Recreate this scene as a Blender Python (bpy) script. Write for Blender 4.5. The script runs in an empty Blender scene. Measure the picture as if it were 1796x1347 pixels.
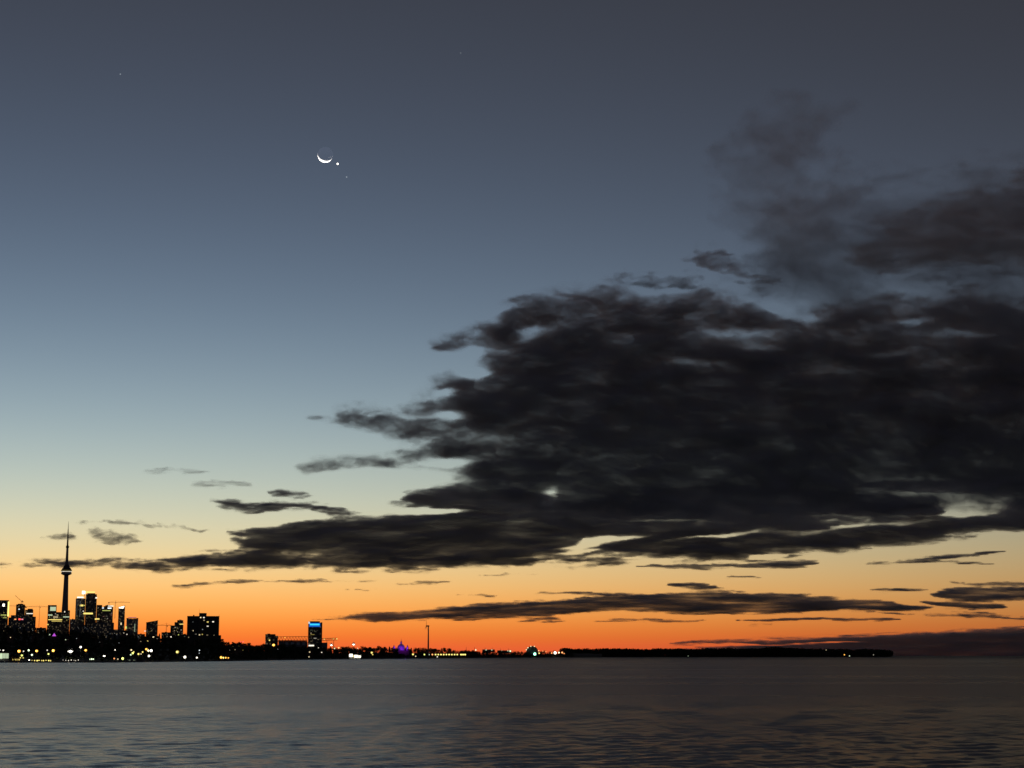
import bpy, bmesh, math, random, colorsys
import numpy as np
from mathutils import Vector, Matrix

R = math.radians
sc = bpy.context.scene
COL = sc.collection

# ------------------------------------------------------------------ camera
FOC, PW, PH, CAM_H, HORIZON = 3000.0, 1796, 1347, 6.0, 1150.0
PITCH = math.atan((HORIZON - PH / 2) / FOC)
CP, SP = math.cos(PITCH), math.sin(PITCH)
cam = bpy.data.cameras.new('camera')
cam.sensor_width = 36.0
cam.lens = 36.0 * FOC / PW
cam.clip_start, cam.clip_end = 1.0, 300000.0
cam_ob = bpy.data.objects.new('camera', cam)
cam_ob.location = (0, 0, CAM_H)
cam_ob.rotation_euler = (R(90) + PITCH, 0, 0)
COL.objects.link(cam_ob)
sc.camera = cam_ob

# ------------------------------------------------------------------ dusk sky, sun below the horizon, exposure
SKY_K = 0.15
SUN_EL, SUN_AZ = -7.2, -18.0            # degrees; azimuth from the view axis (+Y), left is negative
EXPO = 7.70
WHITE = 1.0 / 2 ** EXPO                 # radiance that shows as white at this exposure
world = bpy.data.worlds.new('World')
sc.world = world
world.use_nodes = True
wn = world.node_tree
bg = wn.nodes['Background']
sky = wn.nodes.new('ShaderNodeTexSky')
sky.sky_type = 'NISHITA'
sky.sun_disc = False
sky.sun_elevation = R(SUN_EL)
sky.sun_rotation = R(SUN_AZ)
sky.air_density, sky.dust_density, sky.ozone_density = 1.0, 1.0, 1.1
# thick air low over the sunset: a red-orange band that dies off within a degree or two and away from the sun
def wmath(op, a, b=None):
    n = wn.nodes.new('ShaderNodeMath'); n.operation = op
    for i_, v_ in enumerate((a, b)):
        if v_ is None: continue
        if isinstance(v_, (int, float)): n.inputs[i_].default_value = v_
        else: wn.links.new(v_, n.inputs[i_])
    return n.outputs[0]
wc = wn.nodes.new('ShaderNodeTexCoord')
wd = wn.nodes.new('ShaderNodeVectorMath'); wd.operation = 'DOT_PRODUCT'
wd.inputs[1].default_value = (math.sin(R(SUN_AZ)), math.cos(R(SUN_AZ)), 0)
wn.links.new(wc.outputs['Generated'], wd.inputs[0])
wz = wn.nodes.new('ShaderNodeSeparateXYZ')
wn.links.new(wc.outputs['Generated'], wz.inputs[0])
low = wmath('EXPONENT', wmath('MULTIPLY', wmath('ABSOLUTE', wz.outputs[2]), -52.0))
side = wmath('POWER', wmath('MULTIPLY_ADD', wd.outputs['Value'], 0.5), 9.0)
side.node.inputs[0].links[0].from_node.inputs[2].default_value = 0.5
band = wn.nodes.new('ShaderNodeVectorMath'); band.operation = 'MULTIPLY_ADD'
band.inputs[1].default_value = tuple(v_ * WHITE / SKY_K for v_ in (0.84, 0.075, 0.010))
wb = wn.nodes.new('ShaderNodeCombineXYZ')
_b = wmath('MULTIPLY', low, side)
for i_ in range(3): wn.links.new(_b, wb.inputs[i_])
wn.links.new(wb.outputs[0], band.inputs[0])
amb = wn.nodes.new('ShaderNodeVectorMath'); amb.operation = 'ADD'     # light scattered many times over, even across the whole sky
amb.inputs[1].default_value = tuple(v_ * WHITE / SKY_K for v_ in (0.0150, 0.0165, 0.0262))
wn.links.new(sky.outputs[0], amb.inputs[0])
wn.links.new(amb.outputs[0], band.inputs[2])
wn.links.new(band.outputs[0], bg.inputs['Color'])
bg.inputs['Strength'].default_value = SKY_K

sun = bpy.data.lights.new('sun', 'SUN')
sun.energy, sun.angle, sun.color = 0.19, R(0.5), (1.0, 0.93, 0.84)
sun_ob = bpy.data.objects.new('sun', sun)
_se, _sa = R(-27.0), R(SUN_AZ)
_sd = Vector((math.sin(_sa) * math.cos(_se), math.cos(_sa) * math.cos(_se), math.sin(_se)))
sun_ob.rotation_euler = _sd.to_track_quat('Z', 'Y').to_euler()
COL.objects.link(sun_ob)

sc.view_settings.view_transform = 'Standard'
sc.view_settings.look = 'None'
sc.view_settings.exposure = EXPO
sc.view_settings.gamma = 1.0
sc.view_settings.use_curve_mapping = False
sc.render.engine = 'CYCLES'
cy = sc.cycles
cy.use_adaptive_sampling = False
cy.light_sampling_threshold = 0.0
cy.use_denoising = True
cy.max_bounces = 6
cy.diffuse_bounces = 1
cy.glossy_bounces = 2
cy.transparent_max_bounces = 12
cy.volume_bounces = 4
cy.volume_step_rate = 2.0
cy.volume_max_steps = 128
cy.sample_clamp_direct = 6.0 * WHITE
cy.sample_clamp_indirect = 3.0 * WHITE
cy.caustics_reflective = cy.caustics_refractive = False

# ------------------------------------------------------------------ helpers
def at(px, py, d):
    """The point at distance d (along +Y) that a sight line of the photograph passes through."""
    dx, dy = px - PW / 2, PH / 2 - py
    yy = FOC * CP - dy * SP
    return Vector((dx * d / yy, d, CAM_H + (FOC * SP + dy * CP) * d / yy))

def tag(o, label=None, cat=None, group=None, kind=None):
    if label: o['label'] = label
    if cat: o['category'] = cat
    if group: o['group'] = group
    if kind: o['kind'] = kind
    return o

def link(name, mesh, parent=None, loc=None):
    o = bpy.data.objects.new(name, mesh)
    COL.objects.link(o)
    if parent is not None: o.parent = parent
    if loc is not None: o.location = loc
    return o

def empty(name, loc, rz=0.0):
    o = link(name, None, None, loc)
    o.rotation_euler.z = rz
    return o

def pydata(name, verts, faces, mat=None, smooth=False):
    me = bpy.data.meshes.new(name)
    me.from_pydata([tuple(v) for v in verts], [], [tuple(f) for f in faces])
    if mat: me.materials.append(mat)
    if smooth: me.polygons.foreach_set('use_smooth', [True] * len(me.polygons))
    me.update()
    return me

def principled(name, col, rough=0.8, metal=0.0, noise=0.0, scale=0.1, spec=0.3):
    m = bpy.data.materials.new(name)
    m.use_nodes = True
    nt = m.node_tree
    b = nt.nodes['Principled BSDF']
    b.inputs['Base Color'].default_value = (*col, 1)
    b.inputs['Roughness'].default_value = rough
    b.inputs['Metallic'].default_value = metal
    b.inputs['Specular IOR Level'].default_value = spec
    if noise:
        tc = nt.nodes.new('ShaderNodeTexCoord')
        n = nt.nodes.new('ShaderNodeTexNoise')
        n.inputs['Scale'].default_value = scale
        n.inputs['Detail'].default_value = 5
        r = nt.nodes.new('ShaderNodeMapRange')
        r.inputs['To Min'].default_value = 1 - noise
        r.inputs['To Max'].default_value = 1 + noise
        x = nt.nodes.new('ShaderNodeMix')
        x.data_type = 'RGBA'; x.blend_type = 'MULTIPLY'; x.inputs['Factor'].default_value = 1
        x.inputs[6].default_value = (*col, 1)
        nt.links.new(tc.outputs['Object'], n.inputs['Vector'])
        nt.links.new(n.outputs[0], r.inputs['Value'])
        nt.links.new(r.outputs[0], x.inputs[7])
        nt.links.new(x.outputs[2], b.inputs['Base Color'])
    return m

def glow(name, col, k):
    """A lamp, lit window or sign: k times the level that shows as white."""
    m = bpy.data.materials.new(name)
    m.use_nodes = True
    nt = m.node_tree
    nt.nodes.clear()
    e = nt.nodes.new('ShaderNodeEmission')
    e.inputs[0].default_value = (*col, 1)
    e.inputs[1].default_value = k * WHITE
    o = nt.nodes.new('ShaderNodeOutputMaterial')
    nt.links.new(e.outputs[0], o.inputs['Surface'])
    return m

# ------------------------------------------------------------------ noise (numpy)
_rs = np.random.RandomState(7)
_PERM = np.concatenate([_rs.permutation(1024)] * 2).astype(np.int32)
_ANG = _rs.rand(1024) * 2 * math.pi
_GX, _GY = np.cos(_ANG).astype(np.float32), np.sin(_ANG).astype(np.float32)

def perlin(x, y, seed):
    xf, yf = np.floor(x), np.floor(y)
    xi, yi = xf.astype(np.int32) + seed * 131, yf.astype(np.int32) + seed * 57
    xf, yf = x - xf, y - yf
    u, v = xf * xf * (3 - 2 * xf), yf * yf * (3 - 2 * yf)
    x0, x1 = _PERM[xi & 1023], _PERM[(xi + 1) & 1023]
    y0, y1 = yi & 1023, (yi + 1) & 1023
    def g(h, fx, fy): return _GX[h] * fx + _GY[h] * fy
    n00, n10 = g(_PERM[x0 + y0], xf, yf), g(_PERM[x1 + y0], xf - 1, yf)
    n01, n11 = g(_PERM[x0 + y1], xf, yf - 1), g(_PERM[x1 + y1], xf - 1, yf - 1)
    a = n00 + (n10 - n00) * u
    return (a + (n01 + (n11 - n01) * u - a) * v) * 1.5

def fbm(x, y, seed, octs=6, gain=0.5):
    x, y = np.asarray(x, np.float32), np.asarray(y, np.float32)
    s, a, t = 0.0, 1.0, 0.0
    for o in range(octs):
        s = s + a * perlin(x + o * 17.3, y - o * 9.1, seed + o * 7)
        t += a
        a *= gain
        x, y = x * 1.62 - y * 1.2, x * 1.2 + y * 1.62
    return s / t
# ------------------------------------------------------------------ clouds
# each cloud: distance, extent, lobes and gaps in photo pixels at that distance (cx, cy, rx, ry, tilt in degrees), turned into a
# bank of real size and thickness whose optical depth comes from lobes + layered noise
def lobes_field(X, Y, lobes, k):
    """Smooth union of ellipses, in pixels inside the edge."""
    acc = None
    for l in lobes:
        cx, cy, rx, ry = l[:4]
        a = R(l[4]) if len(l) > 4 else 0.0
        dx, dy = X - cx, Y - cy
        u, v = dx * math.cos(a) - dy * math.sin(a), dx * math.sin(a) + dy * math.cos(a)
        q = np.sqrt((u / rx) ** 2 + (v / ry) ** 2) + 1e-6
        g = np.sqrt((u / rx ** 2) ** 2 + (v / ry ** 2) ** 2) + 1e-9
        s = np.where(q > 0.25, q * (1 - q) / g, (1 - q) * min(rx, ry))
        s = np.minimum(s, min(rx, ry))
        e = s if acc is None else np.maximum(acc, s) + k * np.log1p(np.exp(-np.abs(acc - s) / k)) * 0.8
        acc = e
    return acc

def cloud_tau(PX, PY, c):
    """Optical depth of a cloud at photo pixels, worked out only where the cloud can reach."""
    sx, sy = c.get('scale', (170.0, 60.0))
    sd, amp, cap, soft = c['seed'], c.get('amp', 30.0), c.get('cap', 60.0), c.get('soft', 34.0)
    wax, way = c.get('warp', (26, 12))
    out = np.zeros(PX.shape, np.float32)
    rough = lobes_field(PX, PY, c['lobes'], c.get('k', 8.0))
    m = rough > -(0.75 * amp + 0.9 * way)
    X, Y = PX[m].astype(np.float32), PY[m].astype(np.float32)
    Yn = Y + c.get('slope', 0.0) * X
    wx = fbm(X / sx, Yn / sy, sd + 50, 4) * wax * 2
    wy = fbm(X / sx + 31.7, Yn / sy, sd + 60, 4) * way * 2
    s = np.minimum(lobes_field(X + wx, Y + wy, c['lobes'], c.get('k', 8.0)), cap)
    hf = fbm(X / (sx * 0.34) + 3.3, Yn / (sy * 0.26), sd + 120, 5, 0.6)
    for g in c.get('gaps', ()):
        cx, cy_, rx, ry = g[:4]
        a = R(g[4]) if len(g) > 4 else 0.0
        dx, dy = X + wx - cx, Y + wy - cy_
        u, v = dx * math.cos(a) - dy * math.sin(a), dx * math.sin(a) + dy * math.cos(a)
        dep = g[5] if len(g) > 5 else 1.25
        s = s - (dep + 0.9 * dep * hf) * cap * np.exp(-np.minimum((u / rx) ** 2 + (v / ry) ** 2, 30) ** 1.3 * 0.8)
    n = fbm(X / sx + wx / sx, Yn / sy + wy / sy, sd, 7, c.get('gain', 0.58))
    s = s + 1.5 * amp * n
    t = np.clip(s / soft, 0, 1)
    t = np.clip(t + c.get('fray', 0.95) * hf * np.clip(1.15 - t, 0, 1) * np.clip(t * 5, 0, 1), 0, 1)      # frayed edges
    t = t * t * (3 - 2 * t)
    b = fbm(X / (sx * 0.9) + 5.1, Yn / (sy * 0.6) - 2.2, sd + 90, 6)
    out[m] = c['tau'] * t * np.clip(1 + 1.6 * c.get('vary', 0.9) * b, 0.15, 3)
    return out

CLOUDS = []
CLOUDS.append(dict(name='cloud_bank', label='huge dark charcoal cloud bank filling the right half of the sky', D=16000, box=(480, 2350, 400, 985), step=1.9, seed=3, tau=5.4, vary=0.4, fray=0.42, soft=92, amp=18, cap=80, scale=(120, 62), warp=(13, 8), gain=0.56, sigma=52,
    lobes=[(1480, 720, 560, 185), (1150, 690, 330, 150), (1060, 600, 200, 88, 6), (920, 575, 120, 62, 20), (830, 590, 92, 30, 16), (1020, 545, 140, 56, 6), (960, 640, 160, 70), (880, 700, 150, 55), (780, 748, 170, 44, -4), (680, 746, 110, 34, -8),
           (920, 790, 210, 62), (715, 814, 100, 36), (610, 816, 96, 28), (640, 730, 70, 24, -6), (560, 730, 40, 12, -10), (1050, 825, 280, 80), (1250, 845, 340, 80), (930, 720, 200, 90), (1100, 880, 220, 50), (860, 670, 120, 60, 10), (765, 696, 64, 34, 30), (980, 860, 230, 52), (1300, 880, 400, 60), (1700, 560, 130, 70), (1900, 720, 400, 220), (1560, 565, 190, 62), (1250, 556, 200, 60, -2), (1130, 540, 120, 44, 0),
           (755, 640, 14, 14), (545, 728, 12, 7, 10), (2150, 700, 260, 200)],
    gaps=[(805, 628, 40, 15, 8, .8), (830, 655, 34, 11, 10, .7), (775, 692, 28, 8, 0, .5), (792, 728, 34, 9, 0, .7), (785, 808, 46, 11, 6, .8), (610, 776, 44, 9, 14, .55), (968, 868, 16, 11, 40, .6), (870, 545, 26, 9, 15, .5), (925, 585, 30, 10, 10, .4), (1376, 540, 36, 14, -6, .8),
          (640, 848, 120, 18, 2, 1.1), (1595, 566, 40, 7, 4, .5), (1330, 606, 40, 8, -4, .42), (1560, 618, 60, 9, 2, .5), (1215, 640, 60, 8, 0, .6), (1160, 506, 46, 10, 0, .5), (520, 772, 60, 20), (1480, 650, 90, 10, 0, .3), (1300, 585, 60, 8, 0, .35), (1400, 560, 50, 7, 0, .45), (1100, 590, 60, 10, 0, .3), (1650, 640, 80, 8, 0, .35), (1700, 590, 60, 7, 0, .4)]))
CLOUDS.append(dict(name='cloud_deck', label='low ragged slate cloud deck under the charcoal bank, reaching left to a thin tip', D=22000, box=(20, 2350, 840, 1040), step=1.8, seed=11, tau=4.8, vary=.42, soft=23, amp=8, cap=26, sigma=46, scale=(120, 26), warp=(22, 6), k=4.0, slope=0.02,
    lobes=[(700, 948, 290, 46), (620, 984, 340, 21), (900, 932, 280, 58), (1150, 925, 320, 54), (600, 930, 170, 30), (480, 940, 70, 16, -6), (520, 970, 110, 16, 4), (440, 886, 60, 13, -4), (540, 893, 90, 13, -8), (515, 866, 42, 10, -12), (690, 880, 40, 8), (760, 872, 62, 20, 4), (860, 880, 130, 32),
           (330, 989, 130, 12, 4), (230, 992, 70, 7, 0), (160, 987, 100, 10, -3), (100, 988, 80, 8), (400, 982, 90, 13, 4), (1250, 945, 220, 40, 3), (1450, 938, 280, 34, 4), (1640, 930, 220, 26, 8), (1540, 893, 150, 24), (1300, 885, 260, 40), (1720, 915, 160, 18, 4),
           (1900, 900, 240, 40, 3), (1330, 978, 100, 8), (1000, 985, 130, 7), (1720, 850, 220, 26), (2150, 890, 220, 60)],
    gaps=[(1050, 950, 70, 7, 9, 1.3), (1010, 968, 40, 4, 6), (770, 900, 60, 7, 0, 1.3), (470, 912, 80, 9, 4), (1600, 873, 84, 5, 3, 1.6), (1712, 896, 56, 9, -3, 1.6), (1790, 935, 40, 6), (1260, 940, 110, 4, 6, .9), (1480, 925, 110, 4, 5, .9), (1340, 976, 34, 4), (1180, 912, 80, 4, 0, .8)]))
CLOUDS.append(dict(name='cloud', label='long lens-shaped grey cloud above the orange horizon right of the turbine', D=30000, box=(540, 1660, 1005, 1105), step=1.5, seed=23, tau=3.6, soft=8, amp=6, sigma=46, scale=(110, 13), warp=(18, 3), k=2.5, slope=0.02,
    lobes=[(1250, 1058, 250, 21, 0), (960, 1067, 240, 15, 2), (760, 1077, 170, 9.5, 2.5), (630, 1084, 80, 4.5, 2), (1480, 1059, 150, 12, -3), (1215, 1027, 50, 8, -3), (1000, 1040, 60, 3.5), (1090, 1043, 50, 4), (960, 1089, 46, 3), (1100, 1088, 60, 3.5, 1), (1010, 1055, 70, 8, 6), (720, 1081, 90, 3, -1)]))
CLOUDS.append(dict(name='cloud', label='short dark lens cloud at the right edge above the orange band', D=31400, box=(1500, 2300, 985, 1105), step=1.5, seed=31, tau=3.6, soft=7, amp=7, sigma=46, scale=(110, 14), warp=(18, 3), k=2.5,
    lobes=[(1760, 1041, 130, 14, 1), (1700, 1061, 70, 8, -2), (1740, 1024, 80, 4, -1), (1660, 1079, 130, 3, -2), (1790, 1083, 90, 3), (1950, 1040, 150, 14), (1560, 1035, 40, 4), (2120, 1060, 120, 10), (1950, 1075, 120, 5)]))
CLOUDS.append(dict(name='cloud', label='thin dark streak clouds just below the deck on the right', D=27000, box=(1080, 1796, 960, 1100), step=1.5, seed=37, tau=3.2, soft=5, amp=4.5, sigma=46, scale=(100, 10), warp=(16, 2.5), k=2.0,
    lobes=[(1210, 993, 100, 5), (1365, 990, 66, 8, 2), (1300, 1012, 36, 3), (1580, 985, 60, 3, 3), (1680, 975, 90, 4, 5), (1720, 988, 40, 3), (1430, 1087, 150, 2.6), (1170, 1088, 70, 3), (1335, 1097, 26, 2.4), (1600, 1035, 30, 3)]))
CLOUDS.append(dict(name='cloud', label='thin violet-grey streak clouds hanging under the deck in the middle left', D=28300, box=(230, 1000, 1000, 1065), step=1.5, seed=41, tau=1.9, soft=6, amp=5, cap=8, sigma=46, scale=(70, 12), warp=(16, 2.5), k=2.0, slope=0.02,
    lobes=[(385, 1022, 80, 5, 3), (520, 1018, 60, 3, 2), (330, 1026, 40, 2.4), (600, 1020, 46, 3), (740, 1022, 60, 3.4, 2), (830, 1042, 32, 3), (860, 1046, 16, 2.4), (600, 1033, 36, 2), (900, 1008, 60, 2.4)]))
CLOUDS.append(dict(name='cloud', label='small pale grey cloud wisps beside the top of the tall tower', D=20000, box=(60, 420, 895, 965), step=1.5, seed=43, tau=1.05, soft=11, amp=8, sigma=46, scale=(40, 17), warp=(14, 4), k=2.5,
    lobes=[(112, 941, 30, 11, 6), (180, 938, 34, 11, -6), (215, 946, 34, 12, -2), (180, 914, 50, 6, -3), (290, 924, 90, 6, -4)]))
CLOUDS.append(dict(name='cloud', label='faint thin cloud smudges in the pale green sky left of centre', D=20900, box=(240, 480, 815, 870), step=1.6, seed=47, tau=0.55, soft=10, amp=7, sigma=46, scale=(60, 12), warp=(14, 3), k=2.5,
    lobes=[(388, 849, 50, 9, -2), (310, 827, 60, 4, 0)]))
CLOUDS.append(dict(name='cloud', label='tiny cloud wisps at the left edge near the tower pod', D=23300, box=(-140, 60, 975, 1005), step=1.6, seed=53, tau=1.0, soft=7, amp=6, sigma=40, scale=(50, 9), warp=(10, 3), k=2.0,
    lobes=[(6, 989, 18, 4), (-40, 990, 50, 6), (-90, 988, 30, 4)]))
CLOUDS.append(dict(name='cloud_veil', label='thin dark smoky veil joining the plume, the right tuft and the bank below', D=13300, box=(1120, 2330, 150, 640), step=3.4, seed=83, tau=0.85, vary=.6, soft=150, amp=34, cap=150, sigma=46, scale=(230, 110), warp=(36, 24), k=20,
    lobes=[(1700, 480, 420, 150), (1430, 450, 170, 130), (1900, 450, 460, 220), (1700, 400, 260, 120)]))
CLOUDS.append(dict(name='cloud_plume', label='faint smoky brown cloud plume rising above the bank at upper right', D=14000, box=(1150, 1700, 130, 560), step=3.0, seed=61, tau=0.58, vary=.9, soft=85, amp=24, cap=85, sigma=46, scale=(150, 120), warp=(36, 30), k=14, gain=0.5,
    lobes=[(1400, 400, 150, 110), (1350, 290, 105, 90, 20), (1470, 340, 120, 62, 15), (1410, 480, 150, 70), (1390, 225, 90, 60), (1340, 380, 85, 90)]))
CLOUDS.append(dict(name='cloud', label='soft dark cloud tuft over the bank at the right edge of the sky', D=14700, box=(1420, 2330, 250, 540), step=2.6, seed=67, tau=2.0, vary=.7, soft=75, amp=26, cap=70, sigma=46, scale=(170, 60), warp=(30, 16), k=10,
    lobes=[(1770, 362, 160, 62, 8), (1650, 395, 130, 56), (1950, 390, 240, 110), (1760, 430, 180, 70), (2100, 380, 180, 80), (1600, 440, 150, 50)]))
CLOUDS.append(dict(name='cloud', label='small ragged cloud tuft breaking off the top of the charcoal bank', D=15300, box=(1040, 1480, 415, 545), step=2.0, seed=71, tau=1.5, soft=46, amp=14, sigma=46, scale=(90, 36), warp=(22, 12), k=6,
    lobes=[(1265, 460, 66, 30, -14), (1310, 484, 62, 30, -24), (1160, 494, 80, 22, 0)]))
CLOUDS.append(dict(name='cloud_bank', label='low brown-grey cloud bank lying on the right horizon behind the wooded spit', D=42000, box=(1020, 2350, 1088, 1152), step=1.5, seed=73, tau=4.4, vary=.2, soft=15, amp=3, cap=14, sigma=46, scale=(140, 12), warp=(20, 3), k=2.5, slope=0.02,
    lobes=[(1880, 1142, 440, 46), (1600, 1134, 320, 24, 0), (1330, 1125, 160, 7, 1.5), (1480, 1140, 380, 14, 0.6), (1300, 1145, 170, 5), (2100, 1140, 300, 40), (1620, 1140, 200, 16)],
    gaps=[(1340, 1131, 70, 1.6, 1), (1440, 1127, 60, 1.4)]))

def cloud_material():
    m = bpy.data.materials.new('cloud_vapour')
    m.use_nodes = True
    nt = m.node_tree
    nt.nodes.clear()
    v = nt.nodes.new('ShaderNodeVolumePrincipled')
    v.inputs['Color'].default_value = (0.992, 0.988, 0.978, 1)
    v.inputs['Density'].default_value = 1.0
    v.inputs['Anisotropy'].default_value = 0.0
    o = nt.nodes.new('ShaderNodeOutputMaterial')
    nt.links.new(v.outputs[0], o.inputs['Volume'])
    return m
CLOUD_MAT = cloud_material()

def cloud_nodes(src, nx, nz, ny, lo, hi):
    """Geometry nodes: fill a volume from the optical depth and spread stored on the cloud's points."""
    ng = bpy.data.node_groups.new('cloud_fill', 'GeometryNodeTree')
    ng.interface.new_socket('Geometry', in_out='INPUT', socket_type='NodeSocketGeometry')
    ng.interface.new_socket('Geometry', in_out='OUTPUT', socket_type='NodeSocketGeometry')
    N, L = ng.nodes, ng.links
    go = N.new('NodeGroupOutput')
    gi = N.new('GeometryNodeObjectInfo')
    gi.inputs['Object'].default_value = src
    def M(op, a, b=None, c=None):
        n = N.new('ShaderNodeMath'); n.operation = op
        for i, v in enumerate((a, b, c)):
            if v is None: continue
            if isinstance(v, (int, float)): n.inputs[i].default_value = v
            else: L.new(v, n.inputs[i])
        return n.outputs[0]
    pos = N.new('GeometryNodeInputPosition')
    sp = N.new('ShaderNodeSeparateXYZ'); L.new(pos.outputs[0], sp.inputs[0])
    dx, dz = (hi[0] - lo[0]) / (nx - 1), (hi[2] - lo[2]) / (nz - 1)
    i = M('ROUND', M('DIVIDE', M('SUBTRACT', sp.outputs[0], lo[0]), dx))
    k = M('ROUND', M('DIVIDE', M('SUBTRACT', sp.outputs[2], lo[2]), dz))
    idx = M('ADD', M('MULTIPLY', k, nx), i)
    def samp(name):
        a = N.new('GeometryNodeInputNamedAttribute'); a.data_type = 'FLOAT'; a.inputs['Name'].default_value = name
        s = N.new('GeometryNodeSampleIndex'); s.data_type = 'FLOAT'; s.domain = 'POINT'; s.clamp = True
        L.new(gi.outputs['Geometry'], s.inputs['Geometry'])
        L.new(a.outputs['Attribute'], s.inputs['Value'])
        L.new(idx, s.inputs['Index'])
        return s.outputs[0]
    tau, sig, mid = samp('tau'), samp('sigma'), samp('mid')
    q = M('DIVIDE', M('SUBTRACT', sp.outputs[1], mid), sig)
    g = M('EXPONENT', M('MULTIPLY', M('MULTIPLY', q, q), -0.5))
    den = M('MULTIPLY', M('DIVIDE', tau, M('MULTIPLY', sig, 2.5066)), g)
    den = M('MULTIPLY', den, M('GREATER_THAN', den, 1e-6))
    vc = N.new('GeometryNodeVolumeCube')
    L.new(den, vc.inputs['Density'])
    vc.inputs['Min'].default_value, vc.inputs['Max'].default_value = lo, hi
    for nm, v in (('Resolution X', nx), ('Resolution Y', ny), ('Resolution Z', nz)): vc.inputs[nm].default_value = v
    sm = N.new('GeometryNodeSetMaterial')
    sm.inputs['Material'].default_value = CLOUD_MAT
    L.new(vc.outputs[0], sm.inputs['Geometry'])
    L.new(sm.outputs[0], go.inputs[0])
    return ng

def cloud_px(X, Z, D):
    """World (X, Z) in the plane Y = D to photo pixels."""
    z = Z - CAM_H
    depth = D * CP + z * SP
    return PW / 2 + FOC * X / depth, PH / 2 - FOC * (z * CP - D * SP) / depth

def build_cloud(c):
    x0, x1, y0, y1 = c['box']
    D = c['D']
    ps = [at(x, y, D) for x in (x0, x1) for y in (y0, y1)]
    xa, xb = min(p.x for p in ps), max(p.x for p in ps)
    za, zb = min(p.z for p in ps), max(p.z for p in ps)
    st = c['step'] * D / FOC
    nx, nz = int((xb - xa) / st) + 1, int((zb - za) / st) + 1
    xs, zs = np.linspace(xa, xb, nx), np.linspace(za, zb, nz)
    XX, ZZ = np.meshgrid(xs, zs)
    PX, PY = cloud_px(XX, ZZ, D)
    tau = cloud_tau(PX, PY, c)
    # the outermost rows fade so that no bank ends in a straight cut
    ex = np.clip(np.minimum(np.arange(nx), np.arange(nx)[::-1]) / max(4, nx * 0.03), 0, 1)
    ez = np.clip(np.minimum(np.arange(nz), np.arange(nz)[::-1]) / max(3, nz * 0.04), 0, 1)
    if y1 >= 1150: ez[: nz // 2] = 1
    tau = tau * ex[None, :] * ez[:, None]
    core = np.clip(tau / c['tau'], 0, 1)
    sig = c['sigma'] * (0.35 + 0.65 * core)
    W = c['sigma'] * 3.0 + 130.0
    sx, sy = c.get('scale', (170.0, 60.0))
    mid = 200.0 * fbm(PX / sx * 1.7, PY / sy * 1.7, c['seed'] + 200, 4)
    ny = 26
    me = bpy.data.meshes.new(c['name'])
    V = np.zeros((nz, nx, 3), np.float32)
    V[..., 0], V[..., 1], V[..., 2] = XX, mid, ZZ
    me.vertices.add(nx * nz)
    me.vertices.foreach_set('co', V.ravel())
    for nm, arr in (('tau', tau), ('sigma', sig), ('mid', mid)):
        a = me.attributes.new(nm, 'FLOAT', 'POINT')
        a.data.foreach_set('value', np.ascontiguousarray(arr, dtype=np.float32).ravel())
    src = bpy.data.objects.new('cloud_points', me)      # data only, never in the scene
    vol = bpy.data.volumes.new(c['name'])
    vol.materials.append(CLOUD_MAT)
    o = link(c['name'], vol, None, (0, D, 0))
    md = o.modifiers.new('vapour', 'NODES')
    md.node_group = cloud_nodes(src, nx, nz, ny, (xa, -W, za), (xb, W, zb))
    tag(o, c['label'], 'cloud')
    return nx * nz * ny
import time as _t
_t0 = _t.time()
_n = sum(build_cloud(c) for c in CLOUDS)
print('CLOUD VOXELS', _n, round(_t.time() - _t0, 1), 's')

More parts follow.
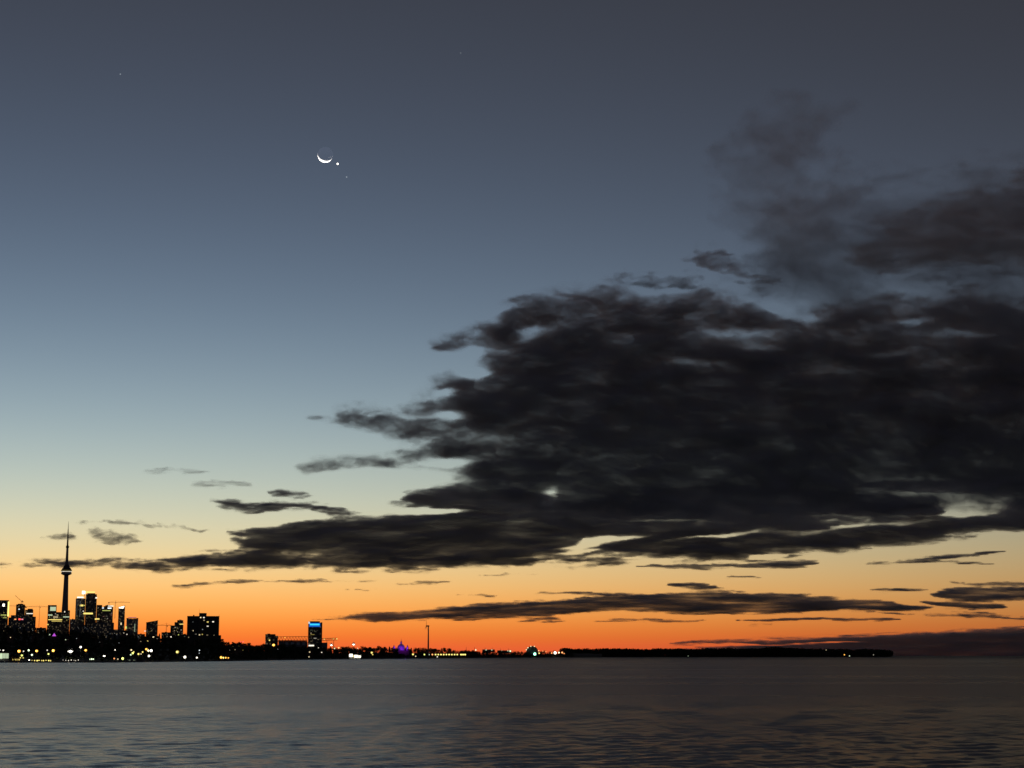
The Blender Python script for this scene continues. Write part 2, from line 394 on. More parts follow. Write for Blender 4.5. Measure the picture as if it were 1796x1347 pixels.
# ------------------------------------------------------------------ lake
ROUGH = (0.20, 0.285)
WAVE = 0.0034
def water_material():
    m = bpy.data.materials.new('lake_water')
    m.use_nodes = True
    nt = m.node_tree
    b = nt.nodes['Principled BSDF']
    b.inputs['Base Color'].default_value = (0.010, 0.013, 0.014, 1)
    b.inputs['IOR'].default_value = 1.8
    b.inputs['Roughness'].default_value = 0.16
    geo = nt.nodes.new('ShaderNodeNewGeometry')
    mp = nt.nodes.new('ShaderNodeMapping')
    mp.inputs['Scale'].default_value = (0.8, 1.0, 1.0)
    nt.links.new(geo.outputs['Position'], mp.inputs['Vector'])
    n1 = nt.nodes.new('ShaderNodeTexNoise'); n1.inputs['Scale'].default_value = 2.6; n1.inputs['Detail'].default_value = 6; n1.inputs['Roughness'].default_value = 0.62
    nt.links.new(mp.outputs[0], n1.inputs['Vector'])
    bp = nt.nodes.new('ShaderNodeBump'); bp.inputs['Strength'].default_value = 1.0; bp.inputs['Distance'].default_value = 0.17
    nt.links.new(n1.outputs[0], bp.inputs['Height'])
    nt.links.new(bp.outputs[0], b.inputs['Normal'])
    # streaks of wind on the water: rougher and smoother lanes
    n2 = nt.nodes.new('ShaderNodeTexNoise'); n2.inputs['Scale'].default_value = 1.0; n2.inputs['Detail'].default_value = 3
    m2 = nt.nodes.new('ShaderNodeMapping'); m2.inputs['Scale'].default_value = (0.0016, 0.011, 1)
    nt.links.new(geo.outputs['Position'], m2.inputs['Vector']); nt.links.new(m2.outputs[0], n2.inputs['Vector'])
    r2 = nt.nodes.new('ShaderNodeMapRange')
    r2.inputs['From Min'].default_value, r2.inputs['From Max'].default_value = 0.3, 0.7
    r2.inputs['To Min'].default_value, r2.inputs['To Max'].default_value = -0.03, 0.03
    nt.links.new(n2.outputs[0], r2.inputs['Value']); 
    # ripples too far away to be seen one by one count as roughness
    ln = nt.nodes.new('ShaderNodeVectorMath'); ln.operation = 'LENGTH'
    nt.links.new(geo.outputs['Position'], ln.inputs[0])
    r3 = nt.nodes.new('ShaderNodeMapRange'); r3.interpolation_type = 'SMOOTHSTEP'
    for k_, v_ in (('From Min', 90), ('From Max', 320), ('To Min', ROUGH[0]), ('To Max', ROUGH[1])): r3.inputs[k_].default_value = v_
    nt.links.new(ln.outputs['Value'], r3.inputs['Value'])
    ad = nt.nodes.new('ShaderNodeMath'); ad.operation = 'ADD'
    nt.links.new(r2.outputs[0], ad.inputs[0]); nt.links.new(r3.outputs[0], ad.inputs[1])
    r4 = nt.nodes.new('ShaderNodeMapRange')
    for k_, v_ in (('From Min', 2000), ('From Max', 9000), ('To Min', 0.0), ('To Max', 0.3)): r4.inputs[k_].default_value = v_
    nt.links.new(ln.outputs['Value'], r4.inputs['Value'])
    ad2 = nt.nodes.new('ShaderNodeMath'); ad2.operation = 'ADD'
    nt.links.new(ad.outputs[0], ad2.inputs[0]); nt.links.new(r4.outputs[0], ad2.inputs[1])
    nt.links.new(ad2.outputs[0], b.inputs['Roughness'])
    return m

def lake():
    """One sheet to the horizon: waves in front of the camera, widening rings out to 70 km."""
    rr = [20.0]
    while rr[-1] < 900: rr.append(rr[-1] + max(0.25, rr[-1] * 0.0034))
    n_fine = len(rr)
    while rr[-1] < 70000: rr.append(rr[-1] * 1.09)
    rr = np.array(rr)
    aa = np.concatenate([np.linspace(-180, -26, 30)[:-1], np.linspace(-25, 25, 500), np.linspace(26, 180, 30)[1:]]) * math.pi / 180
    A, Q = np.meshgrid(aa, rr)
    X, Y = np.sin(A) * Q, np.cos(A) * Q
    Z = np.zeros_like(X)
    rs = np.random.RandomState(5)
    cell = np.maximum(0.25, Q * 0.0034)
    for i in range(64):
        lam = 0.6 * (4.2 / 0.6) ** rs.rand()
        th = R(-70) + rs.normal() * 0.55
        k = 2 * math.pi / lam
        amp = WAVE * lam ** 0.72 * (0.5 + rs.rand())
        ph = k * (X * math.cos(th) + Y * math.sin(th)) + rs.rand() * 6.28
        fade = np.clip(lam / (2.6 * cell) - 1, 0, 1) * np.clip((900 - Q) / 300, 0, 1)
        s = np.sin(ph)
        Z += amp * fade * (s + 0.25 * np.cos(2 * ph))
    Z[n_fine:] = 0
    nr, na = X.shape
    me = bpy.data.meshes.new('lake_water')
    me.vertices.add(nr * na)
    me.vertices.foreach_set('co', np.stack([X, Y, Z], -1).astype(np.float32).ravel())
    i, j = np.meshgrid(np.arange(nr - 1), np.arange(na - 1), indexing='ij')
    f = np.stack([i * na + j, i * na + j + 1, (i + 1) * na + j + 1, (i + 1) * na + j], -1).reshape(-1, 4)[:, ::-1]
    me.loops.add(f.size); me.loops.foreach_set('vertex_index', np.ascontiguousarray(f, dtype=np.int32).ravel())
    me.polygons.add(len(f))
    me.polygons.foreach_set('loop_start', np.arange(0, f.size, 4, dtype=np.int32))
    me.polygons.foreach_set('loop_total', np.full(len(f), 4, dtype=np.int32))
    me.polygons.foreach_set('use_smooth', np.ones(len(f), dtype=bool))
    me.update(calc_edges=True); me.validate()
    me.materials.append(water_material())
    return tag(link('lake_water', me), 'dark rippled lake water reflecting the dusk sky', 'water', kind='structure')
lake()

# ------------------------------------------------------------------ moon, planet, stars
def ball(name, r, mat, seg=24):
    bm = bmesh.new()
    bmesh.ops.create_uvsphere(bm, u_segments=seg, v_segments=seg // 2, radius=r)
    for f in bm.faces: f.smooth = True
    me = bpy.data.meshes.new(name); bm.to_mesh(me); bm.free()
    me.materials.append(mat)
    return me

def moon_material():
    """Sunlit grey rock seen through the lit air in front of it (the sky's own light adds to it)."""
    m = bpy.data.materials.new('moon_rock')
    m.use_nodes = True
    nt = m.node_tree; nt.nodes.clear()
    d = nt.nodes.new('ShaderNodeBsdfDiffuse')
    n = nt.nodes.new('ShaderNodeTexNoise'); n.inputs['Scale'].default_value = 0.008; n.inputs['Detail'].default_value = 4
    r = nt.nodes.new('ShaderNodeMapRange'); r.inputs['To Min'].default_value, r.inputs['To Max'].default_value = 0.7, 0.95
    tc = nt.nodes.new('ShaderNodeTexCoord')
    nt.links.new(tc.outputs['Object'], n.inputs['Vector']); nt.links.new(n.outputs[0], r.inputs['Value']); nt.links.new(r.outputs[0], d.inputs[0])
    t = nt.nodes.new('ShaderNodeBsdfTransparent')
    a = nt.nodes.new('ShaderNodeAddShader')
    o = nt.nodes.new('ShaderNodeOutputMaterial')
    nt.links.new(d.outputs[0], a.inputs[0]); nt.links.new(t.outputs[0], a.inputs[1])
    g = nt.nodes.new('ShaderNodeNewGeometry'); mx = nt.nodes.new('ShaderNodeMixShader'); t2 = nt.nodes.new('ShaderNodeBsdfTransparent')   # the far side adds nothing
    nt.links.new(g.outputs['Backfacing'], mx.inputs[0]); nt.links.new(a.outputs[0], mx.inputs[1]); nt.links.new(t2.outputs[0], mx.inputs[2]); nt.links.new(mx.outputs[0], o.inputs[0])
    return m
MD = 60000
tag(link('moon', ball('moon', 14.0 * MD / FOC, moon_material(), 64), None, at(570.5, 271.5, MD)), 'thin bright crescent moon with faint dark side high in the clear sky', 'moon')
tag(link('planet', ball('planet', 1.7 * MD / FOC, glow('planet_light', (1, 0.93, 0.82), 3.0)), None, at(592.2, 287.4, MD)), 'bright white planet close to the lower right of the crescent moon', 'planet')
for px, py, k, lb in ((608, 310.5, 0.45, 'dim star just below the bright planet and the moon'), (211, 130, 0.36, 'faint star alone in the upper left sky'), (808, 93, 0.2, 'very faint star near the top middle of the sky')):
    tag(link('star', ball('star', 1.1 * MD / FOC, glow('star_light', (0.8, 0.9, 1), k), 12), None, at(px, py, MD)), lb, 'star')
# ------------------------------------------------------------------ materials
M_EARTH = principled('shore_earth', (0.030, 0.030, 0.021), 0.95, noise=0.45, scale=0.05)
M_ROCK = principled('shore_rock', (0.16, 0.155, 0.145), 0.9, noise=0.4, scale=0.6)
M_LEAF = principled('dark_foliage', (0.045, 0.060, 0.026), 0.8, noise=0.4, scale=0.9)
M_BARK = principled('bark', (0.075, 0.055, 0.04), 0.95, noise=0.3, scale=3)
M_CONC = principled('pale_concrete', (0.30, 0.28, 0.26), 0.85, noise=0.2, scale=0.08)
M_DARK = principled('dark_cladding', (0.085, 0.08, 0.078), 0.55, noise=0.25, scale=0.1)
M_STEEL = principled('painted_steel', (0.16, 0.16, 0.165), 0.5, 0.4, noise=0.2, scale=0.5)
M_WHITE = principled('white_paint', (0.72, 0.72, 0.70), 0.6, noise=0.08, scale=0.5)
M_ROOF = principled('roofing', (0.10, 0.085, 0.075), 0.9, noise=0.3, scale=0.4)
M_BRICK = principled('brick_wall', (0.22, 0.13, 0.095), 0.9, noise=0.25, scale=0.5)
M_GLASS = principled('window_glass', (0.03, 0.035, 0.04), 0.12, noise=0.0, spec=0.6)

def facade(name, wall, floor_h=3.6, bay=3.2):
    """Wall with rows of dark windows too small to pick out at this distance."""
    m = bpy.data.materials.new(name)
    m.use_nodes = True
    nt = m.node_tree
    b = nt.nodes['Principled BSDF']
    tc = nt.nodes.new('ShaderNodeTexCoord')
    sp = nt.nodes.new('ShaderNodeSeparateXYZ'); nt.links.new(tc.outputs['Object'], sp.inputs[0])
    ad = nt.nodes.new('ShaderNodeMath'); ad.operation = 'ADD'
    nt.links.new(sp.outputs[0], ad.inputs[0]); nt.links.new(sp.outputs[1], ad.inputs[1])
    cb = nt.nodes.new('ShaderNodeCombineXYZ'); nt.links.new(ad.outputs[0], cb.inputs[0]); nt.links.new(sp.outputs[2], cb.inputs[1])
    br = nt.nodes.new('ShaderNodeTexBrick')
    br.offset = 0.0
    br.inputs['Scale'].default_value = 1.0
    br.inputs['Brick Width'].default_value, br.inputs['Row Height'].default_value = bay, floor_h
    br.inputs['Mortar Size'].default_value = 0.55
    br.inputs['Mortar Smooth'].default_value = 0.1
    br.inputs['Color1'].default_value = (0.025, 0.028, 0.032, 1)
    br.inputs['Color2'].default_value = (0.05, 0.055, 0.06, 1)
    br.inputs['Mortar'].default_value = (*wall, 1)
    nt.links.new(cb.outputs[0], br.inputs['Vector'])
    nt.links.new(br.outputs['Color'], b.inputs['Base Color'])
    b2 = nt.nodes.new('ShaderNodeTexBrick')              # some of those windows have a dim lamp on behind them
    b2.offset = 0.0
    for k_, v_ in (('Scale', 1.0), ('Brick Width', bay), ('Row Height', floor_h), ('Mortar Size', 0.55), ('Bias', -0.1)): b2.inputs[k_].default_value = v_
    b2.inputs['Color1'].default_value, b2.inputs['Color2'].default_value, b2.inputs['Mortar'].default_value = (0, 0, 0, 1), (1, 1, 1, 1), (0, 0, 0, 1)
    nt.links.new(cb.outputs[0], b2.inputs['Vector'])
    lm = nt.nodes.new('ShaderNodeMapRange')
    for k_, v_ in (('From Min', 0.72), ('From Max', 0.95), ('To Min', 0.0), ('To Max', 0.22 * WHITE)): lm.inputs[k_].default_value = v_
    nt.links.new(b2.outputs['Color'], lm.inputs['Value'])
    b.inputs['Emission Color'].default_value = (1.0, 0.74, 0.42, 1)
    nt.links.new(lm.outputs[0], b.inputs['Emission Strength'])
    r = nt.nodes.new('ShaderNodeMapRange'); r.inputs['To Min'].default_value, r.inputs['To Max'].default_value = 0.2, 0.85
    nt.links.new(br.outputs['Fac'], r.inputs['Value']); nt.links.new(r.outputs[0], b.inputs['Roughness'])
    return m
F_GREY, F_TAN, F_DARK, F_BRICK = facade('grey_facade', (0.36, 0.35, 0.34)), facade('tan_facade', (0.40, 0.34, 0.27)), facade('dark_glass_facade', (0.16, 0.16, 0.165), 3.8, 1.8), facade('brick_facade', (0.30, 0.19, 0.14))

GL = {'warm': (1.0, 0.80, 0.46), 'yellow': (1.0, 0.78, 0.20), 'lime': (0.82, 0.90, 0.22), 'white': (1.0, 0.91, 0.74), 'cold': (0.86, 0.95, 1.0), 'amber': (1.0, 0.46, 0.07),
      'red': (1.0, 0.08, 0.08), 'violet': (0.42, 0.05, 0.95), 'green': (0.35, 1.0, 0.66), 'mint': (0.78, 0.95, 0.62), 'cyan': (0.04, 0.62, 1.0), 'blue': (0.01, 0.12, 0.60), 'orange': (1.0, 0.36, 0.12), 'pink': (1.0, 0.28, 0.36)}
_glow = {}
def lit(c, k):
    if (c, k) not in _glow: _glow[(c, k)] = glow('lit_%s_%s' % (c, str(k).replace('.', '_')), GL[c], k)
    return _glow[(c, k)]

# ------------------------------------------------------------------ mesh helpers
def box_mesh(name, x0, x1, y0, y1, z0, z1, mat, bevel=0.0):
    bm = bmesh.new()
    vs = [bm.verts.new((x, y, z)) for z in (z0, z1) for y in (y0, y1) for x in (x0, x1)]
    for f in ((0, 2, 3, 1), (4, 5, 7, 6), (0, 1, 5, 4), (1, 3, 7, 5), (3, 2, 6, 7), (2, 0, 4, 6)): bm.faces.new([vs[i] for i in f])
    if bevel: bmesh.ops.bevel(bm, geom=list(bm.edges), offset=bevel, segments=1, affect='EDGES')
    me = bpy.data.meshes.new(name); bm.to_mesh(me); bm.free()
    me.materials.append(mat)
    return me

def part(name, parent, *a, mat=None, bevel=0.0, label=None):
    o = link(name, box_mesh(name, *a, mat, bevel), parent)
    if label: o['label'] = label
    return o

def loft(name, rings, mat, cap=True, smooth=True):
    n = len(rings[0])
    V, Fc = [], []
    for r in rings: V += [tuple(p) for p in r]
    for i in range(len(rings) - 1):
        for j in range(n):
            k = (j + 1) % n
            Fc.append((i * n + j, i * n + k, (i + 1) * n + k, (i + 1) * n + j))
    if cap: Fc += [tuple(range(n))[::-1], tuple(range((len(rings) - 1) * n, len(rings) * n))]
    return pydata(name, V, Fc, mat, smooth)

def ring(r, z, n=20, cx=0, cy=0):
    return [(cx + r * math.cos(2 * math.pi * i / n), cy + r * math.sin(2 * math.pi * i / n), z) for i in range(n)]

def lathe(name, prof, mat, n=20, smooth=True, cx=0, cy=0):
    return loft(name, [ring(r, z, n, cx, cy) for r, z in prof], mat, True, smooth)

def beam(bm, a, b, w):
    """A square bar from a to b."""
    a, b = Vector(a), Vector(b)
    q = (b - a).to_track_quat('Z', 'Y')
    L = (b - a).length
    vs = [bm.verts.new(a + q @ Vector((sx * w / 2, sy * w / 2, z))) for z in (0, L) for sx, sy in ((-1, -1), (1, -1), (1, 1), (-1, 1))]
    for f in ((3, 2, 1, 0), (4, 5, 6, 7), (0, 1, 5, 4), (1, 2, 6, 5), (2, 3, 7, 6), (3, 0, 4, 7)): bm.faces.new([vs[i] for i in f])

def bars(name, segs, mat, parent=None):
    bm = bmesh.new()
    for a, b, w in segs: beam(bm, a, b, w)
    me = bpy.data.meshes.new(name); bm.to_mesh(me); bm.free()
    me.materials.append(mat)
    return link(name, me, parent)

def truss(name, a, b, h, n, mat, parent, w=0.5):
    """A lattice girder: two chords and zigzag web."""
    a, b = Vector(a), Vector(b)
    up = Vector((0, 0, h))
    segs = [(a, b, w), (a + up, b + up, w)]
    for i in range(n):
        p, q = a.lerp(b, i / n), a.lerp(b, (i + 1) / n)
        segs.append((p, q + up, w * 0.7) if i % 2 else (p + up, q, w * 0.7))
    return bars(name, segs, mat, parent)

# ------------------------------------------------------------------ land
SHORE = [(-900, 1480), (-300, 1500), (0, 1510), (200, 1530), (300, 1680), (400, 1880), (500, 2350), (600, 2850), (700, 3300), (840, 4200), (1000, 5600), (1060, 6200)]
SIL = [(-900, 1098), (0, 1100), (60, 1101), (120, 1104), (200, 1114), (260, 1113), (320, 1111), (384, 1121), (400, 1125), (440, 1129), (500, 1131), (560, 1134), (600, 1135), (660, 1134), (740, 1138), (760, 1136), (800, 1139), (840, 1142), (900, 1143), (1000, 1141), (1060, 1142)]
shore = lambda p: float(np.interp(p, *zip(*SHORE)))
sil = lambda p: float(np.interp(p, *zip(*SIL)))
def crest(p):
    """Distance behind the shore and height of the rise the trees stand on."""
    t = float(np.interp(p, [300, 430, 700, 1000], [1350, 420, 320, 240]))
    d = shore(p) + t
    top = CAM_H + (HORIZON - sil(p)) / FOC * d
    return t, max(2.2, top - float(np.interp(p, [300, 450, 1000], [15, 13, 11])))
def ground(p, d):
    t, h = crest(p)
    s = (d - shore(p)) / t
    if s < 0: return 0.9
    low = 0.95 + 1.4 * min(1.0, max(0, (d - shore(p) - 55) / 60))
    s = min(1.0, max(0.0, (s - 0.06) / 0.94))
    return low + max(0.0, h - low) * (s ** 1.15)
def spot(p, d):
    v = at(p, HORIZON, d)
    return Vector((v.x, d, ground(p, d)))
def zpix(py, d, px=PW / 2):
    return at(px, py, d).z

def land():
    ps = np.concatenate([np.arange(-900, 0, 60), np.arange(0, 1061, 12)])
    offs = [0, 2.5, 4, 30, 55, 90, 140, 220, 320, 430, 600, 800, 1000, 1350, 2500, 4500, 9000]
    rs = np.random.RandomState(9)
    V, Fc = [], []
    for p in ps:
        d0 = shore(p) + rs.normal() * 3
        for k, o in enumerate(offs):
            d = d0 + o
            z = -1.0 if k == 0 else (0.75 if k == 1 else ground(p, d) + (rs.normal() * min(0.8, o * 0.004) if o > 60 else 0))
            v = at(p, HORIZON, d)
            V.append((v.x, d, z))
    n = len(offs)
    for i in range(len(ps) - 1):
        for k in range(n - 1): Fc.append((i * n + k, (i + 1) * n + k, (i + 1) * n + k + 1, i * n + k + 1))
    tag(link('shore_ground', pydata('shore_ground', V, Fc, M_EARTH, True)), 'dark wooded shore rising from the lake to a low hill', 'ground', kind='structure')
    # the spit: a low tongue of land closing the bay on the right
    V, Fc = [], []
    ps = list(range(1000, 1571, 10))
    for i, p in enumerate(ps):
        d = 6600 + (p - 1000) * 1.3
        taper = 1.0 if p < 1540 else max(0.05, (1572 - p) / 32)
        for o, z in ((0, -1), (8, 0.8), (60, 2.2 * taper + 0.2), (260 * taper + 70, 2.0 * taper + 0.2), (330 * taper + 80, -1)):
            v = at(p, HORIZON, d + o); V.append((v.x, d + o, z))
    for i in range(len(ps) - 1):
        for k in range(4): Fc.append((i * 5 + k, (i + 1) * 5 + k, (i + 1) * 5 + k + 1, i * 5 + k + 1))
    tag(link('wooded_spit', pydata('wooded_spit', V, Fc, M_EARTH, True)), 'long low tongue of land ending in open water at right', 'ground', kind='structure')
land()

def shore_rocks():
    """Boulders along the water's edge, far too many to count."""
    rs = random.Random(4)
    V, Fc = [], []
    for i in range(2600):
        p = rs.uniform(-60, 1000)
        d = shore(p) + rs.uniform(-2.0, 3.0)
        v = at(p, HORIZON, d)
        r = rs.uniform(0.5, 1.5)
        b = len(V)
        for sx, sy, sz in ((-1, 0, 0), (1, 0, 0), (0, -1, 0), (0, 1, 0), (0, 0, 1)):
            V.append((v.x + (sx * r + rs.uniform(-.3, .3)) * 1.3, d + sy * r + rs.uniform(-.3, .3), 0.1 + sz * r * rs.uniform(0.6, 1.0)))
        Fc += [(b, b + 2, b + 4), (b + 2, b + 1, b + 4), (b + 1, b + 3, b + 4), (b + 3, b, b + 4)]
    tag(link('shore_rocks', pydata('shore_rocks', V, Fc, M_ROCK)), 'band of grey boulders along the dark waterline', 'rocks', kind='stuff')
shore_rocks()

# ------------------------------------------------------------------ trees (height 1, scaled when placed)
def crown_mesh(seed, kind):
    rs = random.Random(seed)
    V, Fc = [], []
    lobes = []
    if kind == 'round':
        for i in range(11):
            a = rs.uniform(0, 6.28)
            lobes.append((rs.uniform(0, 0.24) * math.cos(a), rs.uniform(0, 0.24) * math.sin(a), rs.uniform(0.38, 0.86), rs.uniform(0.10, 0.19)))
    else:
        for i in range(9):
            z = 0.2 + 0.78 * i / 8
            lobes.append((rs.uniform(-.03, .03), rs.uniform(-.03, .03), z, 0.17 * (1.06 - z) ** 0.7 + 0.02))
    for i in range(560):
        lx, ly, lz, lr = rs.choice(lobes)
        d = Vector((rs.gauss(0, 1), rs.gauss(0, 1), rs.gauss(0, 1))).normalized()
        c = Vector((lx, ly, lz)) + d * lr * rs.uniform(0.45, 1.08)
        s = rs.uniform(0.022, 0.05)
        n = (d + Vector((rs.uniform(-.7, .7), rs.uniform(-.7, .7), rs.uniform(-.4, .9)))).normalized()
        t = n.orthogonal().normalized(); u = n.cross(t)
        b = len(V)
        V += [c + t * s, c + u * s * 0.8, c - t * s * 1.1, c - u * s * 0.7]
        Fc.append((b, b + 1, b + 2, b + 3))
    return pydata('crown', V, Fc, M_LEAF)
def trunk_mesh(seed, kind):
    rs = random.Random(seed)
    segs = [((0, 0, 0), (0, 0, 0.2), 0.035), ((0, 0, 0.2), (0.01, 0, 0.55 if kind == 'round' else 0.95), 0.024)]
    if kind == 'round':
        for i in range(5):
            a = i * 1.3 + rs.uniform(0, .5)
            segs.append(((0, 0, rs.uniform(0.22, 0.4)), (0.2 * math.cos(a), 0.2 * math.sin(a), rs.uniform(0.5, 0.75)), 0.014))
    bm = bmesh.new()
    for a, b, w in segs: beam(bm, a, b, w)
    me = bpy.data.meshes.new('trunk'); bm.to_mesh(me); bm.free()
    me.materials.append(M_BARK)
    return me
TREES = [(trunk_mesh(s, k), crown_mesh(s, k), k) for s, k in ((1, 'round'), (2, 'round'), (3, 'round'), (4, 'round'), (5, 'round'), (6, 'round'), (7, 'spire'), (8, 'spire'))]
def tree(p, d, h, rs, spread=1.0):
    tm, cm, k = TREES[rs.randrange(8) if rs.random() < 0.5 else rs.randrange(6)]
    g = spot(p, d)
    o = empty('tree', (g.x, d, g.z - 0.2), rs.uniform(0, 6.28))
    w = h * spread * rs.uniform(0.85, 1.25)
    o.scale = (w, w, h)
    link('trunk', tm, o); link('crown', cm, o)
    tag(o, 'dark leafy tree among the black tree mass along the shore' if k == 'round' else 'dark narrow pointed tree among the black tree mass along the shore', 'tree', 'trees along the shore')
rs = random.Random(21)
n_tree = 0
for row, (f, step) in enumerate(((1.0, 9.6), (0.72, 19.0), (0.45, 19.0), (0.22, 16.5))):
    p = -30.0
    while p < 1000:
        t, h0 = crest(p)
        d = shore(p) + t * f + rs.uniform(-25, 25)
        if f < 0.3: d = shore(p) + max(75, t * f) + rs.uniform(-12, 20)
        gz = ground(p, d)
        lim = zpix(sil(p) + rs.uniform(-2.5, 3.5), d, p) - gz
        h = min(lim, rs.uniform(12, 18) if f < 1 else 24)
        if abs(p - 93.5) < 7 and d < 2530: h = 0
        if h > 6 and not (f < 0.3 and p < 330 and rs.random() < 0.35):
            tree(p, d, h, rs, 1.0 if p < 380 else 1.45); n_tree += 1
        p += step * rs.uniform(0.75, 1.25) * (1.0 if p < 380 else (0.66 if f == 1.0 else 1.25))
print('TREES', n_tree)

def scrub():
    """Bushes and undergrowth that cover the whole slope below the trees."""
    rs = random.Random(15)
    V, Fc = [], []
    for i in range(5200):
        p = rs.uniform(-70, 1005)
        t, h0 = crest(p)
        f = rs.random() ** 0.8
        d = shore(p) + max(62, t * 1.02 * f)
        g = spot(p, d)
        hh = rs.uniform(2.0, 5.0) if f < 0.8 else rs.uniform(5, 9)
        if p > 380: hh *= 1.15
        for j in range(13):
            a, q = rs.uniform(0, 6.28), rs.random() ** 0.7
            w = hh * 0.9 * math.sqrt(rs.random()) * (1.15 - q * 0.8)
            c = Vector((g.x + w * math.cos(a), d + w * math.sin(a), g.z + q * hh))
            s = rs.uniform(0.6, 1.5)
            n = Vector((rs.gauss(0, 1), rs.gauss(0, 1), rs.gauss(0, 0.7))).normalized()
            t_ = n.orthogonal().normalized(); u = n.cross(t_)
            b = len(V)
            V += [c + t_ * s, c + u * s * 0.8, c - t_ * s, c - u * s * 0.8]
            Fc.append((b, b + 1, b + 2, b + 3))
    tag(link('undergrowth', pydata('undergrowth', V, Fc, M_LEAF)), 'black bushes and undergrowth covering the shore slope', 'bushes', kind='stuff')
scrub()

def spit_trees():
    """The far spit's wood reads as one dark mass."""
    rs = random.Random(77)
    V, Fc = [], []
    for i in range(640):
        p = 985 + (1562 - 985) * i / 639 + rs.uniform(-1.5, 1.5)
        d = 6600 + (p - 1000) * 1.3 + rs.uniform(50, 230)
        v = at(p, HORIZON, d)
        top = np.interp(p, [985, 1060, 1180, 1300, 1330, 1345, 1400, 1450, 1520, 1550, 1562], [1139, 1139, 1139.5, 1138.5, 1139, 1136.5, 1138, 1140, 1140, 1141, 1142]) + rs.uniform(-2.2, 1.6) + 0.9 * math.sin(p * 0.11) * math.sin(p * 0.043)
        h = zpix(top, d, p) - 1.5
        for j in range(110):
            a, q = rs.uniform(0, 6.28), rs.uniform(0.05, 1)
            w = 0.34 * h * math.sqrt(max(0.05, 1 - (2 * q - 1.05) ** 2))
            c = Vector((v.x + w * math.cos(a), d + w * math.sin(a), 1.2 + q * h))
            s = rs.uniform(1.4, 3.4)
            n = Vector((rs.gauss(0, 1), rs.gauss(0, 1), rs.gauss(0, 1))).normalized()
            t = n.orthogonal().normalized(); u = n.cross(t)
            b = len(V)
            V += [c + t * s, c + u * s * 0.8, c - t * s, c - u * s * 0.8]
            Fc.append((b, b + 1, b + 2, b + 3))
    tag(link('woods', pydata('woods', V, Fc, M_LEAF)), 'black line of trees covering the low spit at right', 'woods', kind='stuff')
spit_trees()

# ------------------------------------------------------------------ buildings
def frame(px, d):
    """Local axes at a building's front: x to the right in the picture, y away, origin at the ground."""
    v = at(px, HORIZON, d)
    return v, math.atan2(-v.x, v.y)

class Block:
    """A building whose boxes are given by photo columns and rows at its own distance."""
    def __init__(s, name, label, d, px, mat, cat='building', group=None, base=None):
        s.d, s.px, s.mat = d, px, mat
        v, rz = frame(px, d)
        s.z0 = base if base is not None else min(ground(min(px, 1050), d), 30.0) - 1.0
        s.o = empty(name, (v.x, v.y, s.z0), rz)
        s.k = math.hypot(v.x, d) / d
        tag(s.o, label, cat, group)
    def x(s, px, py=HORIZON): return (at(px, py, s.d).x - at(s.px, py, s.d).x) / s.k
    def z(s, py): return zpix(py, s.d, s.px) - s.z0
    def box(s, name, x0, x1, y0, y1=None, depth=24.0, front=0.0, mat=None, bevel=0.0, label=None, parent=None):
        zt = s.z(y0); zb = 0.0 if y1 is None else s.z(y1)
        return part(name, parent or s.o, s.x(x0), s.x(x1), front, front + depth, zb, zt, mat=mat or s.mat, bevel=bevel, label=label)
    def win(s, x0, y0, x1, y1, c='warm', k=1.0, name='window', label=None, front=0.0):
        """A lit opening: a shallow box standing 0.3 m proud of the wall."""
        return part(name, s.o, s.x(x0), s.x(x1), front - 0.32, front - 0.02, s.z(y1), s.z(y0), mat=lit(c, k), label=label)
    def scatter(s, x0, x1, y0, y1, n, seed, cols=('warm', 'white', 'yellow'), kmax=0.9, w=(0.5, 1.3), front=0.0):
        rs = random.Random(seed)
        for i in range(int(n * 1.6)):
            x, y = rs.uniform(x0 + .5, x1 - 1.5), rs.uniform(y0 + 1, y1 - 1)
            ww = rs.uniform(*w)
            s.win(x, y, x + ww, y + rs.uniform(0.5, 0.9), rs.choice(cols), round(rs.choice((0.06, 0.1, 0.18, 0.3, 0.5, kmax)), 2), front=front)

# -- far downtown, left to right
b = Block('office_tower', 'tower at the left edge with a glowing yellow corner strip and round lamp', 5600, 0, F_DARK)
b.box('wall', -22, 11, 1053.5, depth=45); b.box('parapet', -22.3, 11.3, 1052.6, 1053.5, depth=46, front=-0.6, mat=M_CONC)
b.win(9.6, 1055, 12.2, 1081, 'yellow', 1.5, 'light_strip', 'glowing yellow corner strip')
b.win(0.5, 1059, 4.2, 1063.5, 'white', 3.0, 'lamp_panel'); b.scatter(-2, 9, 1073, 1084, 9, 1, ('lime', 'yellow'), 1.2)
b.win(-2, 1078, 8, 1079.4, 'lime', 0.7); b.win(2, 1083, 9, 1084, 'lime', 0.5)
b = Block('apartment_tower', 'dark tower topped by a small construction crane at far left', 5900, 32, F_BRICK)
b.box('wall', 24.3, 40.2, 1060.2, depth=36); b.box('penthouse', 27, 37, 1058.8, 1060.2, depth=20, front=8, mat=M_DARK)
b.win(28.8, 1067.5, 30.8, 1069.4, 'cold', 1.2); b.scatter(25, 40, 1070, 1084, 3, 2, kmax=0.4)
b = Block('podium_block', 'broad dark block with small red lights left of the tall tower', 5300, 34, F_GREY)
b.box('wall', 16, 47, 1079, depth=40); b.box('side_wing', 12, 16, 1083, depth=30)
b.win(22.4, 1085.2, 25.6, 1087.2, 'orange', 1.3); b.win(29.6, 1084.8, 33.4, 1087.4, 'red', 1.8, 'red_light'); b.win(34.5, 1085.2, 38, 1087.2, 'pink', 1.0, 'red_light')
b = Block('office_tower', 'stepped dark tower with a thin white lit floor, right of the crane tower', 5700, 50, F_DARK)
